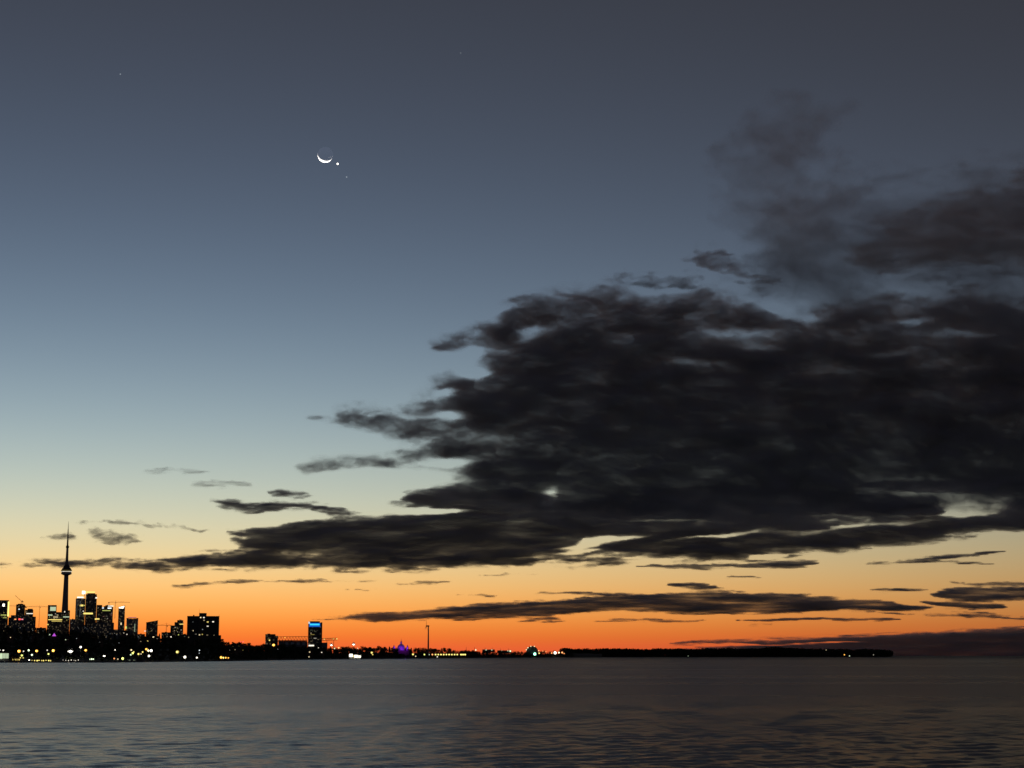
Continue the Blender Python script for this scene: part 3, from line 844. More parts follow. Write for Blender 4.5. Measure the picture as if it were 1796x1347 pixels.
b.box('wall', 40.5, 55, 1069.5, depth=36); b.box('penthouse', 45, 54, 1067.6, 1069.5, depth=20, front=4, mat=M_DARK); b.box('side_wing', 55, 60, 1081.5, depth=28)
b.win(43, 1075.4, 54.5, 1076.9, 'white', 1.1, 'lit_floor'); b.win(40.8, 1073, 44, 1073.9, 'warm', 0.3); b.scatter(42, 55, 1080, 1097, 5, 3, kmax=0.7)
b = Block('condominium_tower', 'tower with a pale lit crown window directly left of the tall tower', 5800, 89, F_TAN)
b.box('wall', 80.4, 95.8, 1061.2, depth=34); b.box('podium', 80.4, 108.5, 1073.5, depth=30, front=-6)
b.win(84.6, 1064.4, 94.6, 1071.4, 'mint', 0.62, 'crown_window', 'large pale lit crown window')
b.win(81, 1078, 89, 1079.6, 'mint', 0.8, front=-6); b.win(90.5, 1080.5, 99, 1084, 'warm', 0.35, front=-6); b.win(82, 1086.3, 108, 1087.5, 'yellow', 1.3, 'lit_floor', front=-6)
b.win(88, 1088.6, 106, 1090.2, 'yellow', 0.55, 'lit_floor', front=-6); b.scatter(82, 108, 1074.5, 1086, 16, 4, ('lime', 'yellow', 'white', 'warm'), 1.0, front=-6); b.win(80, 1094.5, 83, 1096.5, 'yellow', 0.8, front=-6)
b = Block('office_block', 'squat dark block at the foot of the tall tower', 5500, 113, F_BRICK)
b.box('wall', 106.5, 119.6, 1070.5, depth=28); b.win(109.4, 1071.8, 111.2, 1074.2, 'white', 0.9); b.win(108, 1081, 119, 1083, 'mint', 0.55, 'lit_floor'); b.scatter(108, 119, 1075, 1092, 6, 5, kmax=0.7)
b = Block('condominium_tower', 'dark tower with white roof lights, left of the tallest slab', 5700, 137, F_GREY)
b.box('wall', 129, 146, 1049.6, depth=34); b.box('penthouse', 132, 141, 1048.4, 1049.6, depth=18, front=4, mat=M_DARK)
b.win(131.4, 1046.6, 142.4, 1048.9, 'white', 1.8, 'roof_light', 'row of white roof lights'); b.win(136.4, 1060.4, 142.6, 1063.4, 'yellow', 1.1); b.win(143.4, 1061, 145.4, 1062.6, 'lime', 0.7)
b.win(131, 1052, 132, 1080, 'cold', 0.05, 'stair_glazing'); b.win(136.8, 1054, 137.8, 1082, 'cold', 0.08, 'stair_glazing'); b.scatter(130, 145, 1065, 1092, 7, 6, kmax=0.5)
b = Block('condominium_tower', 'tallest dark slab with a lime green lit bar over its roof', 5650, 156, F_DARK)
b.box('wall', 146.4, 166, 1042.2, depth=40); b.box('penthouse', 149, 163, 1040.4, 1042.2, depth=22, front=6, mat=M_DARK); b.box('mast', 143.6, 144.4, 1039.5, 1046, depth=1.5, front=-2, mat=M_STEEL)
b.win(146, 1037.6, 162.4, 1039.4, 'lime', 1.2, 'roof_sign', 'lime green lit bar'); b.win(139.6, 1036.6, 145.2, 1042, 'white', 3.0, 'floodlight', 'bright white roof floodlight'); b.win(163.4, 1047.4, 166.6, 1049.6, 'white', 1.3)
b.win(143.5, 1074.6, 160, 1077.4, 'yellow', 1.2, 'lit_floor', 'bright yellow lit floor'); b.win(147, 1044.5, 148, 1051, 'warm', 0.1); b.win(142, 1071.3, 144, 1072.6, 'white', 1.1); b.scatter(148, 165, 1052, 1090, 9, 7, kmax=0.4)
b.win(164, 1084.6, 172, 1087, 'yellow', 1.1, 'lit_floor')
b = Block('office_block', 'low dark block tucked right of the tallest slab', 5500, 171, F_BRICK)
b.box('wall', 166.4, 176, 1061, depth=26); b.scatter(167, 176, 1064, 1090, 5, 8, kmax=0.6); b.win(164.5, 1084.6, 172, 1086.6, 'yellow', 1.2, 'lit_floor'); b.box('podium', 160, 198, 1092, depth=24, front=-8, mat=F_GREY)
b = Block('office_tower', 'domed dark tower with white lights under its curved roof', 5600, 186, F_TAN)
b.box('wall', 176, 195.4, 1064.6, depth=34)
for i, (w0, w1, y0, y1) in enumerate(((179, 194, 1063, 1064.6), (181.5, 192, 1061.6, 1063), (184, 190, 1060.8, 1061.6))): b.box('curved_roof', w0, w1, y0, y1, depth=26 - i * 5, front=3 + i * 2, mat=M_DARK)
b.win(186.2, 1062.2, 195.8, 1063.6, 'white', 1.4, 'roof_light'); b.win(185.8, 1065.6, 192.6, 1067.6, 'cold', 1.5, 'roof_light'); b.win(176, 1065, 179, 1067.6, 'cold', 0.9, 'roof_light'); b.win(176.5, 1070.2, 191, 1071.6, 'lime', 0.55, 'lit_floor')
b.scatter(177, 195, 1073, 1093, 12, 9, ('white', 'pink', 'warm'), 0.6)
b = Block('condominium_tower', 'slim tower with a brilliant slanted white crown', 5500, 210, F_GREY)
b.box('wall', 204.8, 216.4, 1067.4, depth=28)
v = [(b.x(204.8), 0, b.z(1067.4)), (b.x(216.4), 0, b.z(1067.4)), (b.x(216.4), 0, b.z(1061.6)), (b.x(204.8), 0, b.z(1065)), (b.x(204.8), 26, b.z(1067.4)), (b.x(216.4), 26, b.z(1067.4)), (b.x(216.4), 26, b.z(1061.6)), (b.x(204.8), 26, b.z(1065))]
link('crown', pydata('crown', v, [(0, 1, 2, 3), (5, 4, 7, 6), (1, 5, 6, 2), (4, 0, 3, 7), (3, 2, 6, 7)], M_DARK), b.o)
link('crown_light', pydata('crown_light', [(b.x(205.4), -0.5, b.z(1066.8)), (b.x(213.6), -0.5, b.z(1067.2)), (b.x(215.4), -0.5, b.z(1062.6)), (b.x(205.6), -0.5, b.z(1065.2))], [(0, 1, 2, 3)], lit('white', 2.4)), b.o)
b.scatter(206, 216, 1070, 1096, 8, 10, kmax=0.8); b.win(209.4, 1092, 211.4, 1096, 'warm', 1.0)
b = Block('round_tower', 'dark drum tower with a faint violet crenellated top', 4800, 230, F_GREY)
rad = b.x(240.4) - b.x(230)
link('wall', lathe('wall', [(rad, 0), (rad, b.z(1085.5))], F_GREY, 28), b.o).location.y = rad
for i in range(14):
    a = math.pi * (1 + i / 13.0)
    q = part('battlement', b.o, -1.0, 1.0, -0.6, 0.6, 0, 2.6, mat=M_DARK)
    q.location = (rad * 0.97 * math.cos(a), rad + rad * 0.97 * math.sin(a), b.z(1085.5)); q.rotation_euler.z = a + math.pi / 2
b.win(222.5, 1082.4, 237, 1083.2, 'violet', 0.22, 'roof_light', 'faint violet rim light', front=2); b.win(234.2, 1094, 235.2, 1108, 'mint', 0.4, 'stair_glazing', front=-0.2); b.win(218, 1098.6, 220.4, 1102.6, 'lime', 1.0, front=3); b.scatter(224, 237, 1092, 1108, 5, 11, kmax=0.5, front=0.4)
b = Block('office_block', 'plain brown block with a slanted roof standing alone', 4700, 264.5, F_TAN)
v = [(b.x(p), y, z) for y in (0, 26) for p, z in ((254.6, 0), (275, 0), (275, b.z(1088.6)), (254.6, b.z(1092.2)))]
link('wall', pydata('wall', v, [(0, 1, 2, 3), (5, 4, 7, 6), (1, 5, 6, 2), (4, 0, 3, 7), (3, 2, 6, 7)], F_TAN), b.o)
v2 = [(b.x(p), y, b.z(yy)) for y in (-0.6, 26.6) for p, yy in ((254.2, 1092.25), (275.4, 1088.55), (275.4, 1087.9), (254.2, 1091.6))]
link('roof', pydata('roof', v2, [(0, 1, 2, 3), (5, 4, 7, 6), (1, 5, 6, 2), (4, 0, 3, 7), (3, 2, 6, 7), (0, 4, 5, 1)], M_DARK), b.o)
b.scatter(255, 275, 1101, 1109, 4, 12, kmax=0.25); b.win(251.5, 1106, 254.4, 1107.6, 'white', 0.9, front=2)
b = Block('apartment_tower', 'stepped dark apartment tower with a lit upper floor beside a crane', 4600, 310, F_BRICK)
b.box('wall', 297.4, 320, 1097, depth=30); b.box('upper_storeys', 304.4, 320, 1091.2, 1097, depth=24, front=1.5); b.box('top_storeys', 309, 319.6, 1087.6, 1091.2, depth=18, front=3)
b.win(313.2, 1094, 320, 1095.4, 'yellow', 1.0, 'lit_floor', front=1.5); b.scatter(299, 319, 1098, 1110, 7, 13, kmax=0.8)
b.box('lift_house', 312, 316.5, 1086.7, 1087.6, depth=8, front=6, mat=M_DARK)

# -- the apartment slab
b = Block('apartment_block', 'broad dark apartment slab with scattered lit windows and a stair tower', 2650, 354.5, principled('dark_brick', (0.12, 0.095, 0.085), 0.9, noise=0.25, scale=0.3))
b.box('wall', 326.5, 383, 1081.2, depth=20); b.box('stair_tower', 347.2, 360.4, 1075.2, depth=14, front=-1.2); b.box('side_wing', 383, 387, 1114, depth=16, front=1)
b.box('roof_hut', 336.6, 339, 1078.4, 1081.2, depth=5, front=6, mat=M_DARK); b.box('parapet', 326.2, 383.3, 1080.4, 1081.2, depth=0.8, front=-0.6, mat=M_CONC)
link('antenna', lathe('antenna', [(0.16, 0), (0.06, 6.5)], M_STEEL, 6), b.o).location = (b.x(347.6), 2, b.z(1075.2))
link('antenna', lathe('antenna', [(0.14, 0), (0.06, 4.0)], M_STEEL, 6), b.o).location = (b.x(382.6), 6, b.z(1081.2))
for p in (331, 336.4, 341.5, 364.6, 369.8, 374.8, 379.4): b.box('pilaster', p, p + 0.9, 1081.4, None, depth=0.7, front=-0.7, mat=M_DARK)
for i in range(15):
    y = 1085.4 + i * 3.5
    for x0, x1 in ((331.9, 336.4), (369.8 + .9, 374.8)): b.box('balcony', x0 + .05, x1 - .05, y, y + 0.5, depth=1.4, front=-1.4, mat=M_CONC)
    for x0, x1 in ((327.4, 330.2), (337.8, 341), (343, 346.6), (361.2, 364), (366, 369.2), (376.2, 378.8), (380.8, 382.6)):
        part('window', b.o, b.x(x0), b.x(x1), -0.16, 0.1, b.z(y + 1.9), b.z(y), mat=M_GLASS)
for x, y, w, c, k in ((349, 1082.2, 2.2, 'warm', 1.2), (354.4, 1082.2, 2.6, 'white', 1.2), (355, 1087, 2.2, 'warm', 0.4)): b.win(x, y, x + w, y + 1.8, c, k, front=-1.2)
for x, y, w, c, k in ((361.2, 1090, 3.0, 'yellow', 1.0), (370.4, 1089.6, 3.2, 'white', 1.4), (361.2, 1097.4, 3.2, 'white', 0.9), (336, 1090, 1.6, 'cold', 0.16), (336.2, 1105.4, 2.0, 'warm', 0.9), (341.4, 1111.4, 1.6, 'white', 0.4), (373.8, 1113.2, 2, 'warm', 0.3), (361, 1113, 3, 'warm', 0.15), (329, 1117, 1.6, 'warm', 0.3)):
    b.win(x, y, x + w, y + 1.7, c, k, front=-0.14)
for x, y, w, c, k in ((353.2, 1103.2, 1.6, 'cold', 0.25), (347.8, 1112.6, 2.2, 'warm', 0.9), (352.8, 1111.8, 2, 'yellow', 0.5), (348, 1121, 2, 'white', 0.4)): b.win(x, y, x + w, y + 1.7, c, k, front=-1.2)

# -- dark mid-rise blocks on the hill
for i, (x0, x1, y0, d, m, lb) in enumerate(((62, 79, 1101, 4300, F_BRICK, 'low dark block in the gap left of the lit podium'), (-20, 18, 1096, 3900, F_BRICK, 'dark low block at the left edge below the yellow strip tower'), (120, 131, 1086, 4700, F_GREY, 'narrow dark block just right of the tall tower base'),
        (176, 207, 1104, 3700, F_GREY, 'wide grey mid-rise below the slim white crowned tower'), (214, 226, 1106, 3600, F_BRICK, 'small dark block left of the drum tower'), (240, 253, 1112, 3500, F_GREY, 'little dark block between drum tower and slanted block'),
        (282, 299, 1109, 3500, F_BRICK, 'low dark block under the crane mast'), (18, 60, 1094.5, 4200, F_GREY, 'long dark terrace below the red lights'), (132, 162, 1097, 4200, F_DARK, 'dark wide block under the tallest slab'), (316, 327, 1113, 3300, F_BRICK, 'tiny dark block left of the apartment slab'))):
    b = Block('mid_rise', lb, d, (x0 + x1) / 2, m)
    b.box('wall', x0, x1, y0, depth=26); b.box('roof_hut', x0 + (x1 - x0) * 0.35, x0 + (x1 - x0) * 0.55, y0 - 1.0, y0, depth=8, front=6, mat=M_DARK)
    b.scatter(x0 + .5, x1 - .5, y0 + 1, y0 + 13, 5 if x1 - x0 > 14 else 2, 40 + i, ('warm', 'white', 'cold'), 0.5, w=(0.6, 1.4))

# -- violet gable on the hill
b = Block('gabled_hall', 'small hall with a glowing violet gable on the dark hill', 2500, 93.5, M_BRICK)
b.box('wall', 89, 98, 1116, depth=14)
z0, z1, z2 = b.z(1116), b.z(1111.2), b.z(1108.4)
link('roof', pydata('roof', [(b.x(88.6), -0.5, z0), (b.x(98.4), -0.5, z0), (b.x(93.5), -0.5, z2), (b.x(88.6), 14.5, z0), (b.x(98.4), 14.5, z0), (b.x(93.5), 14.5, z2)], [(0, 1, 2), (4, 3, 5), (1, 4, 5, 2), (3, 0, 2, 5), (0, 3, 4, 1)], M_ROOF), b.o)
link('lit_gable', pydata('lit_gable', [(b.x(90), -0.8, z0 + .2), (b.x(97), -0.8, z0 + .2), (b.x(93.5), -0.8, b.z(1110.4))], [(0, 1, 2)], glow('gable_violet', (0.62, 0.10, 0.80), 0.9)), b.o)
b.win(84.2, 1112, 86.4, 1114, 'mint', 0.9, front=2, name='side_lamp')

# -- small block and hotel by the stadium
b = Block('office_block', 'small dark block on the skyline left of the stadium truss', 3400, 475, F_BRICK)
b.box('wall', 464.6, 482.4, 1112.2, depth=22); b.box('side_wing', 482.4, 487, 1115, depth=18, front=1); b.box('roof_hut', 468, 473, 1111.2, 1112.2, depth=6, front=5, mat=M_DARK)
b.win(471, 1121.8, 473.2, 1124, 'yellow', 1.0); b.scatter(466, 486, 1115, 1124, 4, 60, kmax=0.3)
b = Block('hotel_tower', 'hotel tower with a glowing blue sign band under its roof', 3800, 552, F_TAN)
b.box('wall', 539.6, 564, 1092, depth=26); b.box('roof_slab', 541.4, 560, 1089.6, 1092, depth=20, front=2, mat=M_DARK); b.box('side_fin', 561.8, 564.4, 1091.4, None, depth=27, front=-0.5, mat=M_DARK)
b.win(541, 1092.6, 560.6, 1099.4, 'blue', 0.9, 'sign_panel', 'deep blue glowing sign panel'); part('sign_lettering', b.o, b.x(542.6), b.x(559.4), -0.7, -0.34, b.z(1096.6), b.z(1094), mat=lit('cyan', 1.25), label='bright cyan band of illegible lettering')
b.win(539.8, 1090.4, 542.6, 1094, 'cold', 0.7, 'corner_light', front=-0.1)
for i in range(14):
    y = 1101.4 + i * 2.35
    for x0, x1 in ((541, 547.2), (548, 554.4), (555.2, 561)): part('window', b.o, b.x(x0), b.x(x1), -0.2, 0.1, b.z(y + 1.35), b.z(y), mat=M_GLASS)
for x, y, w, c, k in ((544, 1110, 1.6, 'warm', 0.6), (544, 1112.4, 7, 'yellow', 0.22), (549.6, 1118.8, 5, 'white', 0.35), (543, 1104.6, 5, 'mint', 0.06), (550, 1107, 4, 'mint', 0.05), (556, 1121, 3, 'warm', 0.12), (544, 1124, 3, 'warm', 0.1)): b.win(x, y, x + w, y + 1.2, c, k, front=-0.2)
b.win(541, 1131, 550.4, 1133.4, 'white', 1.3, 'entrance_canopy', front=-2)

# -- stadium with its roof trusses
b = Block('stadium', 'low stadium stand with lattice roof trusses on both sides of the hotel', 3950, 540, M_CONC)
b.box('stand', 488, 539, 1125.4, depth=60); b.box('roof', 487, 538, 1123.6, 1125, depth=62, front=-1, mat=M_STEEL); b.box('stand', 564.6, 574, 1127, depth=40)
for p in (500, 510, 520, 530): b.box('bay_wall', p, p + 5.4, 1126.4, 1131, depth=0.4, front=-0.45, mat=M_WHITE)
truss('roof_truss', (b.x(487), 4, b.z(1123.4)), (b.x(539), 4, b.z(1122.8)), 8.4, 20, M_STEEL, b.o, 1.0)
truss('roof_truss', (b.x(564.5), 4, b.z(1123.2)), (b.x(591), 4, b.z(1122.4)), 4.4, 11, M_STEEL, b.o, 1.0)
for p in (492, 512, 532, 573, 585): link('column', lathe('column', [(0.5, 0), (0.45, b.z(1123.2))], M_STEEL, 8), b.o).location = (b.x(p), 4, 0)
for p, y, c, k in ((499, 1118.4, 'amber', 1.6), (568.4, 1121, 'yellow', 1.3), (584.4, 1120.6, 'yellow', 1.1), (590.4, 1120.4, 'yellow', 1.8)):
    link('truss_lamp', ball('truss_lamp', 1.15, lit(c, k), 12), b.o).location = (b.x(p), 2.6, b.z(y))

# ------------------------------------------------------------------ the tall tower
def tall_tower():
    D = 7060
    v, rz = frame(110.6, D)
    o = empty('observation_tower', (v.x, v.y, 0), rz)
    tag(o, 'very tall slender tower with a round pod and needle mast', 'tower')
    m = principled('tower_concrete', (0.52, 0.46, 0.40), 0.9, noise=0.15, scale=0.05)
    def section(z, core, fin, w):
        """Three buttresses round a hexagonal core."""
        pts = []
        for k in range(3):
            a = R(90 + 120 * k)
            c, s = math.cos(a), math.sin(a)
            for u, t in ((core * 0.9, -w * 1.25), (fin, -w), (fin, w), (core * 0.9, w * 1.25)): pts.append((u * c - t * s, u * s + t * c, z))
            a2 = R(150 + 120 * k)
            pts.append((core * math.cos(a2), core * math.sin(a2), z))
        return pts
    prof = [(0, 8.5, 31, 3.6), (60, 8.0, 22.5, 3.2), (130, 7.4, 16.5, 2.9), (220, 6.9, 12.0, 2.6), (300, 6.6, 9.4, 2.4), (338, 6.4, 8.6, 2.3)]
    link('shaft', loft('shaft', [section(*q) for q in prof], m, smooth=False), o)
    pod = link('main_pod', lathe('main_pod', [(8, 331), (15.5, 334), (19.2, 337), (20.4, 340), (19.0, 343), (21.2, 344.5), (21.8, 349), (21.0, 354), (18.0, 358), (17.0, 361), (13.0, 364), (11.5, 370), (7.0, 374)], M_DARK, 36), o)
    link('radome_ring', lathe('radome_ring', [(17.5, 335), (20.6, 336.4), (21.3, 339), (20.2, 341.6), (17.5, 342.5)], M_WHITE, 36), pod)
    for z, c, k, r in ((345.6, 'white', 0.75, 21.75), (350.8, 'yellow', 0.26, 21.9)):
        link('window_ring', loft('window_ring', [ring(r, z, 36), ring(r + 0.15, z + (2.4 if k > .5 else 1.1), 36)], lit(c, k), False), pod)
    for i, a in enumerate((-150, -118, -60, -25)):
        q = link('floodlight', ball('floodlight', 1.1, lit('white', 1.6 if i % 2 else 1.0), 10), pod)
        q.location = (22 * math.cos(R(a)), 22 * math.sin(R(a)), 347.0)
    link('upper_shaft', lathe('upper_shaft', [(7.2, 372), (6.2, 385), (5.2, 410), (4.4, 444)], m, 12), o)
    link('upper_pod', lathe('upper_pod', [(4.4, 443), (6.4, 445.5), (6.6, 449.5), (5.2, 452), (3.6, 455)], M_DARK, 24), o)
    link('mast', lathe('mast', [(3.6, 454), (3.1, 475), (2.9, 476), (2.5, 498), (2.2, 499), (1.7, 520), (1.3, 521), (0.8, 540), (0.4, 553)], M_STEEL, 12), o)
tall_tower()

# ------------------------------------------------------------------ tower cranes
def crane(px, d, y_base, y_jib, x_tip, x_back, label, y_tip=None):
    v, rz = frame(px, d)
    zb, zj = zpix(y_base, d, px), zpix(y_jib, d, px)
    o = empty('tower_crane', (v.x, v.y, zb), rz)
    tag(o, label, 'crane', None)
    k = d / FOC * 1.0
    h = zj - zb
    dz = 0 if y_tip is None else zpix(y_tip, d, px) - zj
    truss_v = [((sx, sy, 0), (sx, sy, h), 0.5) for sx in (-1, 1) for sy in (-1, 1)]
    for i in range(int(h // 4)): truss_v.append(((-1, -1, i * 4), (1, -1, i * 4 + 4), 0.35) if i % 2 else ((1, -1, i * 4), (-1, -1, i * 4 + 4), 0.35))
    bars('mast', truss_v, M_STEEL, o)
    t, bk = (x_tip - px) * k, (x_back - px) * k
    n = max(6, int(abs(t) / 5))
    truss('jib', (0, 0, h), (t, 0, h + dz), 1.6, n, M_STEEL, o, 0.45)
    truss('counter_jib', (0, 0, h), (bk, 0, h + (abs(dz) * 0.12)), 1.4, 6, M_STEEL, o, 0.45)
    part('counterweight', o, bk - 2.4, bk + 2.4, -1.4, 1.4, h - 3.6, h + 0.2, mat=M_CONC)
    part('cab', o, 0.9, 3.2, -2.6, -0.6, h - 3.0, h - 0.3, mat=M_WHITE)
    if y_tip is None: bars('apex', [((0, 0, h), (0, 0, h + 7), 0.7), ((0, 0, h + 7), (t * 0.6, 0, h + 2), 0.22), ((0, 0, h + 7), (bk * 0.8, 0, h + 1.5), 0.22)], M_STEEL, o)
crane(33, 5900, 1059, 1054.6, 22.4, 35.4, 'small luffing crane with raised jib on the dark tower roof', 1044.8)
crane(30, 6200, 1080, 1063.2, -6, 40, 'crane with a long level jib behind the dark crane-topped tower')
crane(66, 6250, 1100, 1064.6, 83, 43, 'crane spanning the gap between the dark towers and the lit podium tower')
crane(199, 6200, 1085, 1056.6, 224, 188, 'crane with a level jib above the domed tower and white crown')
crane(290.4, 4700, 1113, 1097.2, 275.6, 299, 'crane left of the stepped apartment tower')

# ------------------------------------------------------------------ wind turbine
def turbine():
    D = 3360
    v, rz = frame(751, D)
    o = empty('wind_turbine', (v.x, v.y, spot(751, D).z - 1), rz)
    tag(o, 'lone wind turbine standing above the dark trees', 'wind turbine')
    m = principled('turbine_paint', (0.34, 0.33, 0.32), 0.5, noise=0.1, scale=0.3)
    zh = zpix(1098, D, 751) - o.location.z
    link('tower', lathe('tower', [(1.75, 0), (1.55, zh * 0.4), (1.0, zh - 1.2)], m, 16), o)
    na = link('nacelle', box_mesh('nacelle', -3.2, 1.6, -1.2, 1.2, -1.3, 1.4, m, 0.4), o, (0, 0, zh)); na.rotation_euler.z = R(12)
    hub = link('hub', lathe('hub', [(0.2, -1.2), (1.0, -0.6), (1.15, 0.4), (0.5, 1.2)], m, 14), na, (-3.9, 0, 0)); hub.rotation_euler = (0, R(-90), 0)
    for i, a in enumerate((4, 124, 244)):
        rings = []
        for t, c, th in ((0.0, 0.9, 0.9), (0.12, 1.0, 0.7), (0.25, 1.75, 0.45), (0.6, 1.1, 0.26), (0.9, 0.6, 0.14), (1.0, 0.16, 0.06)):
            L = 15.0 * t
            rings.append([(x_ * th, y_ * c, L + 0.6) for x_, y_ in ((-.5, 0), (-.35, .45), (.35, .45), (.5, 0), (.3, -.5), (-.3, -.5))])
        bl = link('blade', loft('blade', rings, m), na, (-4.2, 0, 0)); bl.rotation_euler = (R(a), 0, 0)
turbine()

# ------------------------------------------------------------------ domed hall, floodlit violet
def domed_hall():
    D = 3500
    b = Block('domed_hall', 'domed hall floodlit in deep violet among the trees', D, 703.4, M_WHITE)
    b.box('wall', 689, 718, 1141, depth=26, mat=M_BRICK)
    s = D / FOC
    zd = b.z(1137.4)
    cy_ = 12.0
    r = 6.6 * s
    link('drum', lathe('drum', [(r * 1.02, b.z(1141)), (r * 1.02, zd)], M_WHITE, 28, cy=cy_), b.o)
    prof = [(r * math.cos(t), zd + r * 1.18 * math.sin(t)) for t in [R(q) for q in (0, 14, 28, 42, 56, 68, 78)]]
    dome = link('dome', lathe('dome', prof, M_WHITE, 28, cy=cy_), b.o)
    zt = zd + r * 1.16
    link('lantern', lathe('lantern', [(1.7, zt - 0.4), (1.7, zt + 3.0), (2.1, zt + 3.1), (1.5, zt + 4.6), (0.5, zt + 6.0), (0.14, zt + 11)], M_WHITE, 14, cy=cy_), dome)
    for i in range(14):
        a = 2 * math.pi * i / 14
        segs = []
        for (r0, z0), (r1, z1) in zip(prof[:-1], prof[1:]): segs.append(((1.012 * r0 * math.cos(a), cy_ + 1.012 * r0 * math.sin(a), z0), (1.012 * r1 * math.cos(a), cy_ + 1.012 * r1 * math.sin(a), z1), 0.25))
        bars('rib', segs, M_WHITE, dome)
    for p in (690.8, 714.6):
        link('turret', lathe('turret', [(2.2, b.z(1142)), (2.2, b.z(1136.2)), (2.6, b.z(1136.0)), (1.4, b.z(1134)), (0.2, b.z(1130.8))], M_WHITE, 12, cy=3, cx=b.x(p)), b.o)
    for px_, yy, zz, pw in ((-8, -3, 1137.6, 34), (8, -3, 1137.6, 40), (0, -6, 1136.8, 30), (-13.6 * s, -1.5, 1137, 2.2), (12 * s, -1.5, 1137, 3)):
        L = bpy.data.lights.new('violet_floodlight', 'POINT')
        L.energy, L.color, L.shadow_soft_size = pw * WHITE * 2 ** 6.35 * 0.55, (0.26, 0.02, 1.0), 0.4
        lo = link('floodlight_bulb', L, b.o, (px_, yy, b.z(zz)))
domed_hall()

# ------------------------------------------------------------------ sphere cinema and lakeside pods
b = Block('sphere_cinema', 'round faceted sphere building with lamps on its crown, by the green light', 5100, 933.4, M_DARK)
r = 10.2 * 5100 / FOC
bm = bmesh.new(); bmesh.ops.create_icosphere(bm, subdivisions=3, radius=r); me = bpy.data.meshes.new('sphere_shell'); bm.to_mesh(me)
me.materials.append(M_STEEL)
link('sphere_shell', me, b.o, (0, r, b.z(1143.5)))
segs = []
for e in bm.edges:
    if e.verts[0].co.y < 0 or e.verts[1].co.y < 0: segs.append((e.verts[0].co * 1.012, e.verts[1].co * 1.012, 0.3))
bm.free()
bars('strut_frame', segs, M_STEEL, b.o).location = (0, r, b.z(1143.5))
link('plinth', lathe('plinth', [(r * 0.7, 0), (r * 0.7, max(2.0, b.z(1150)))], M_CONC, 24), b.o, (0, r, 0))
for p, y in ((931, 1133.6), (937.2, 1133.6), (923.2, 1139.6), (945, 1141.4), (926, 1136.2)):
    link('crown_lamp', ball('crown_lamp', 1.5, lit('mint' if p < 930 else 'warm', 1.5), 10), b.o, (b.x(p), r * 0.2, b.z(y)))
for i, (x0, x1, y0, y1, lb) in enumerate(((812, 838, 1143.4, 1147.2, 'leftmost pale pavilion pod on stilts over the water, by the lamp row'), (846, 868, 1139.6, 1144, 'middle pavilion pod on stilts with mint lamps'), (872, 897, 1141.2, 1145.6, 'rightmost pavilion pod on stilts, nearest the sphere'))):
    b = Block('pavilion_pod', lb, 4550 + i * 150, (x0 + x1) / 2, M_WHITE, 'pavilion', 'pavilion pods', base=0.5)
    w = 24
    b.box('pod_body', x0, x1, y0, y1, depth=w, mat=M_CONC, bevel=0.4); b.box('roof', x0 - 0.3, x1 + 0.3, y0 - 0.5, y0, depth=w + 1, front=-0.5, mat=M_WHITE); b.box('window_band', x0 + .6, x1 - .6, y0 + 1.2, y1 - 1.0, depth=0.3, front=-0.3, mat=M_GLASS)
    for q in (0.22, 0.78):
        xx = x0 + (x1 - x0) * q
        link('stilt', lathe('stilt', [(0.9, 0), (0.9, b.z(y1) + .2)], M_STEEL, 8), b.o, (b.x(xx), w / 2, 0))
        link('mast', lathe('mast', [(0.6, 0), (0.25, b.z(1134.5 + i * 1.2) - b.z(y0))], M_STEEL, 8), b.o, (b.x(xx), w / 2, b.z(y0)))
    for q in (0.3, 0.75): link('lamp', ball('lamp', 1.3, lit('mint', 1.1), 10), b.o, (b.x(x0 + (x1 - x0) * q), -1, b.z(y0 + 0.4)))

# ------------------------------------------------------------------ shore pavilion (left edge) and boathouse
b = Block('lit_pavilion', 'glowing pale green pavilion on the shore at the left edge', 1565, 0, M_WHITE, base=0.9)
b.box('wall', -28, 15.4, 1145.4, depth=14); b.box('roof', -28.6, 16.2, 1144, 1145.4, depth=16, front=-1, mat=M_ROOF)
for x0, x1 in ((-26, -19), (-18, -11), (-10, -3.2), (-2.6, 4.2), (4.8, 10), (10.6, 15)): b.win(x0, 1146, x1, 1155.4 if x1 < 9 else 1154.6, 'mint', 0.85 if x1 < 9 else 0.6, 'lit_panel')
b.win(4, 1139.6, 6.6, 1141.6, 'white', 1.6, 'roof_lamp', front=-1.2); b.win(-2, 1139.4, 0.6, 1141, 'white', 1.0, 'roof_lamp', front=-1.2)
b.box('lamp_mast', 4.8, 5.4, 1141.6, 1144, depth=0.4, front=-1, mat=M_STEEL); b.box('lamp_mast', -1, -0.4, 1141, 1144, depth=0.4, front=-1, mat=M_STEEL)
b = Block('boathouse', 'low boathouse on the waterline under brilliant white floodlights', 2960, 622, M_WHITE, base=0.9)
b.box('wall', 612, 633, 1148.6, depth=12); b.box('roof', 611.4, 633.6, 1147.6, 1148.6, depth=13, front=-0.6, mat=M_ROOF)
for x0, x1, y0, y1, k in ((612.6, 618.4, 1147, 1151.6, 3.0), (621.6, 627, 1149, 1153, 3.0), (628.4, 632.8, 1150.2, 1153, 2.6)): b.win(x0, y0, x1, y1, 'white', k, 'floodlight', front=-1)
b.win(619, 1149.6, 621, 1152, 'yellow', 1.0, front=-0.3)
b = Block('beach_hall', 'long low lit hall at the waterline right of the lit pavilion', 1575, 30, M_BRICK, base=0.9)
b.box('wall', 21, 36, 1152.5, depth=8); b.box('roof', 20.6, 36.4, 1151.4, 1152.5, depth=9, front=-0.5, mat=M_ROOF)
for x0, k in ((22, 0.5), (25.5, 0.8), (29, 0.4), (32.5, 0.9)): b.win(x0, 1155.6, x0 + 2.4, 1158.2, 'yellow', k)
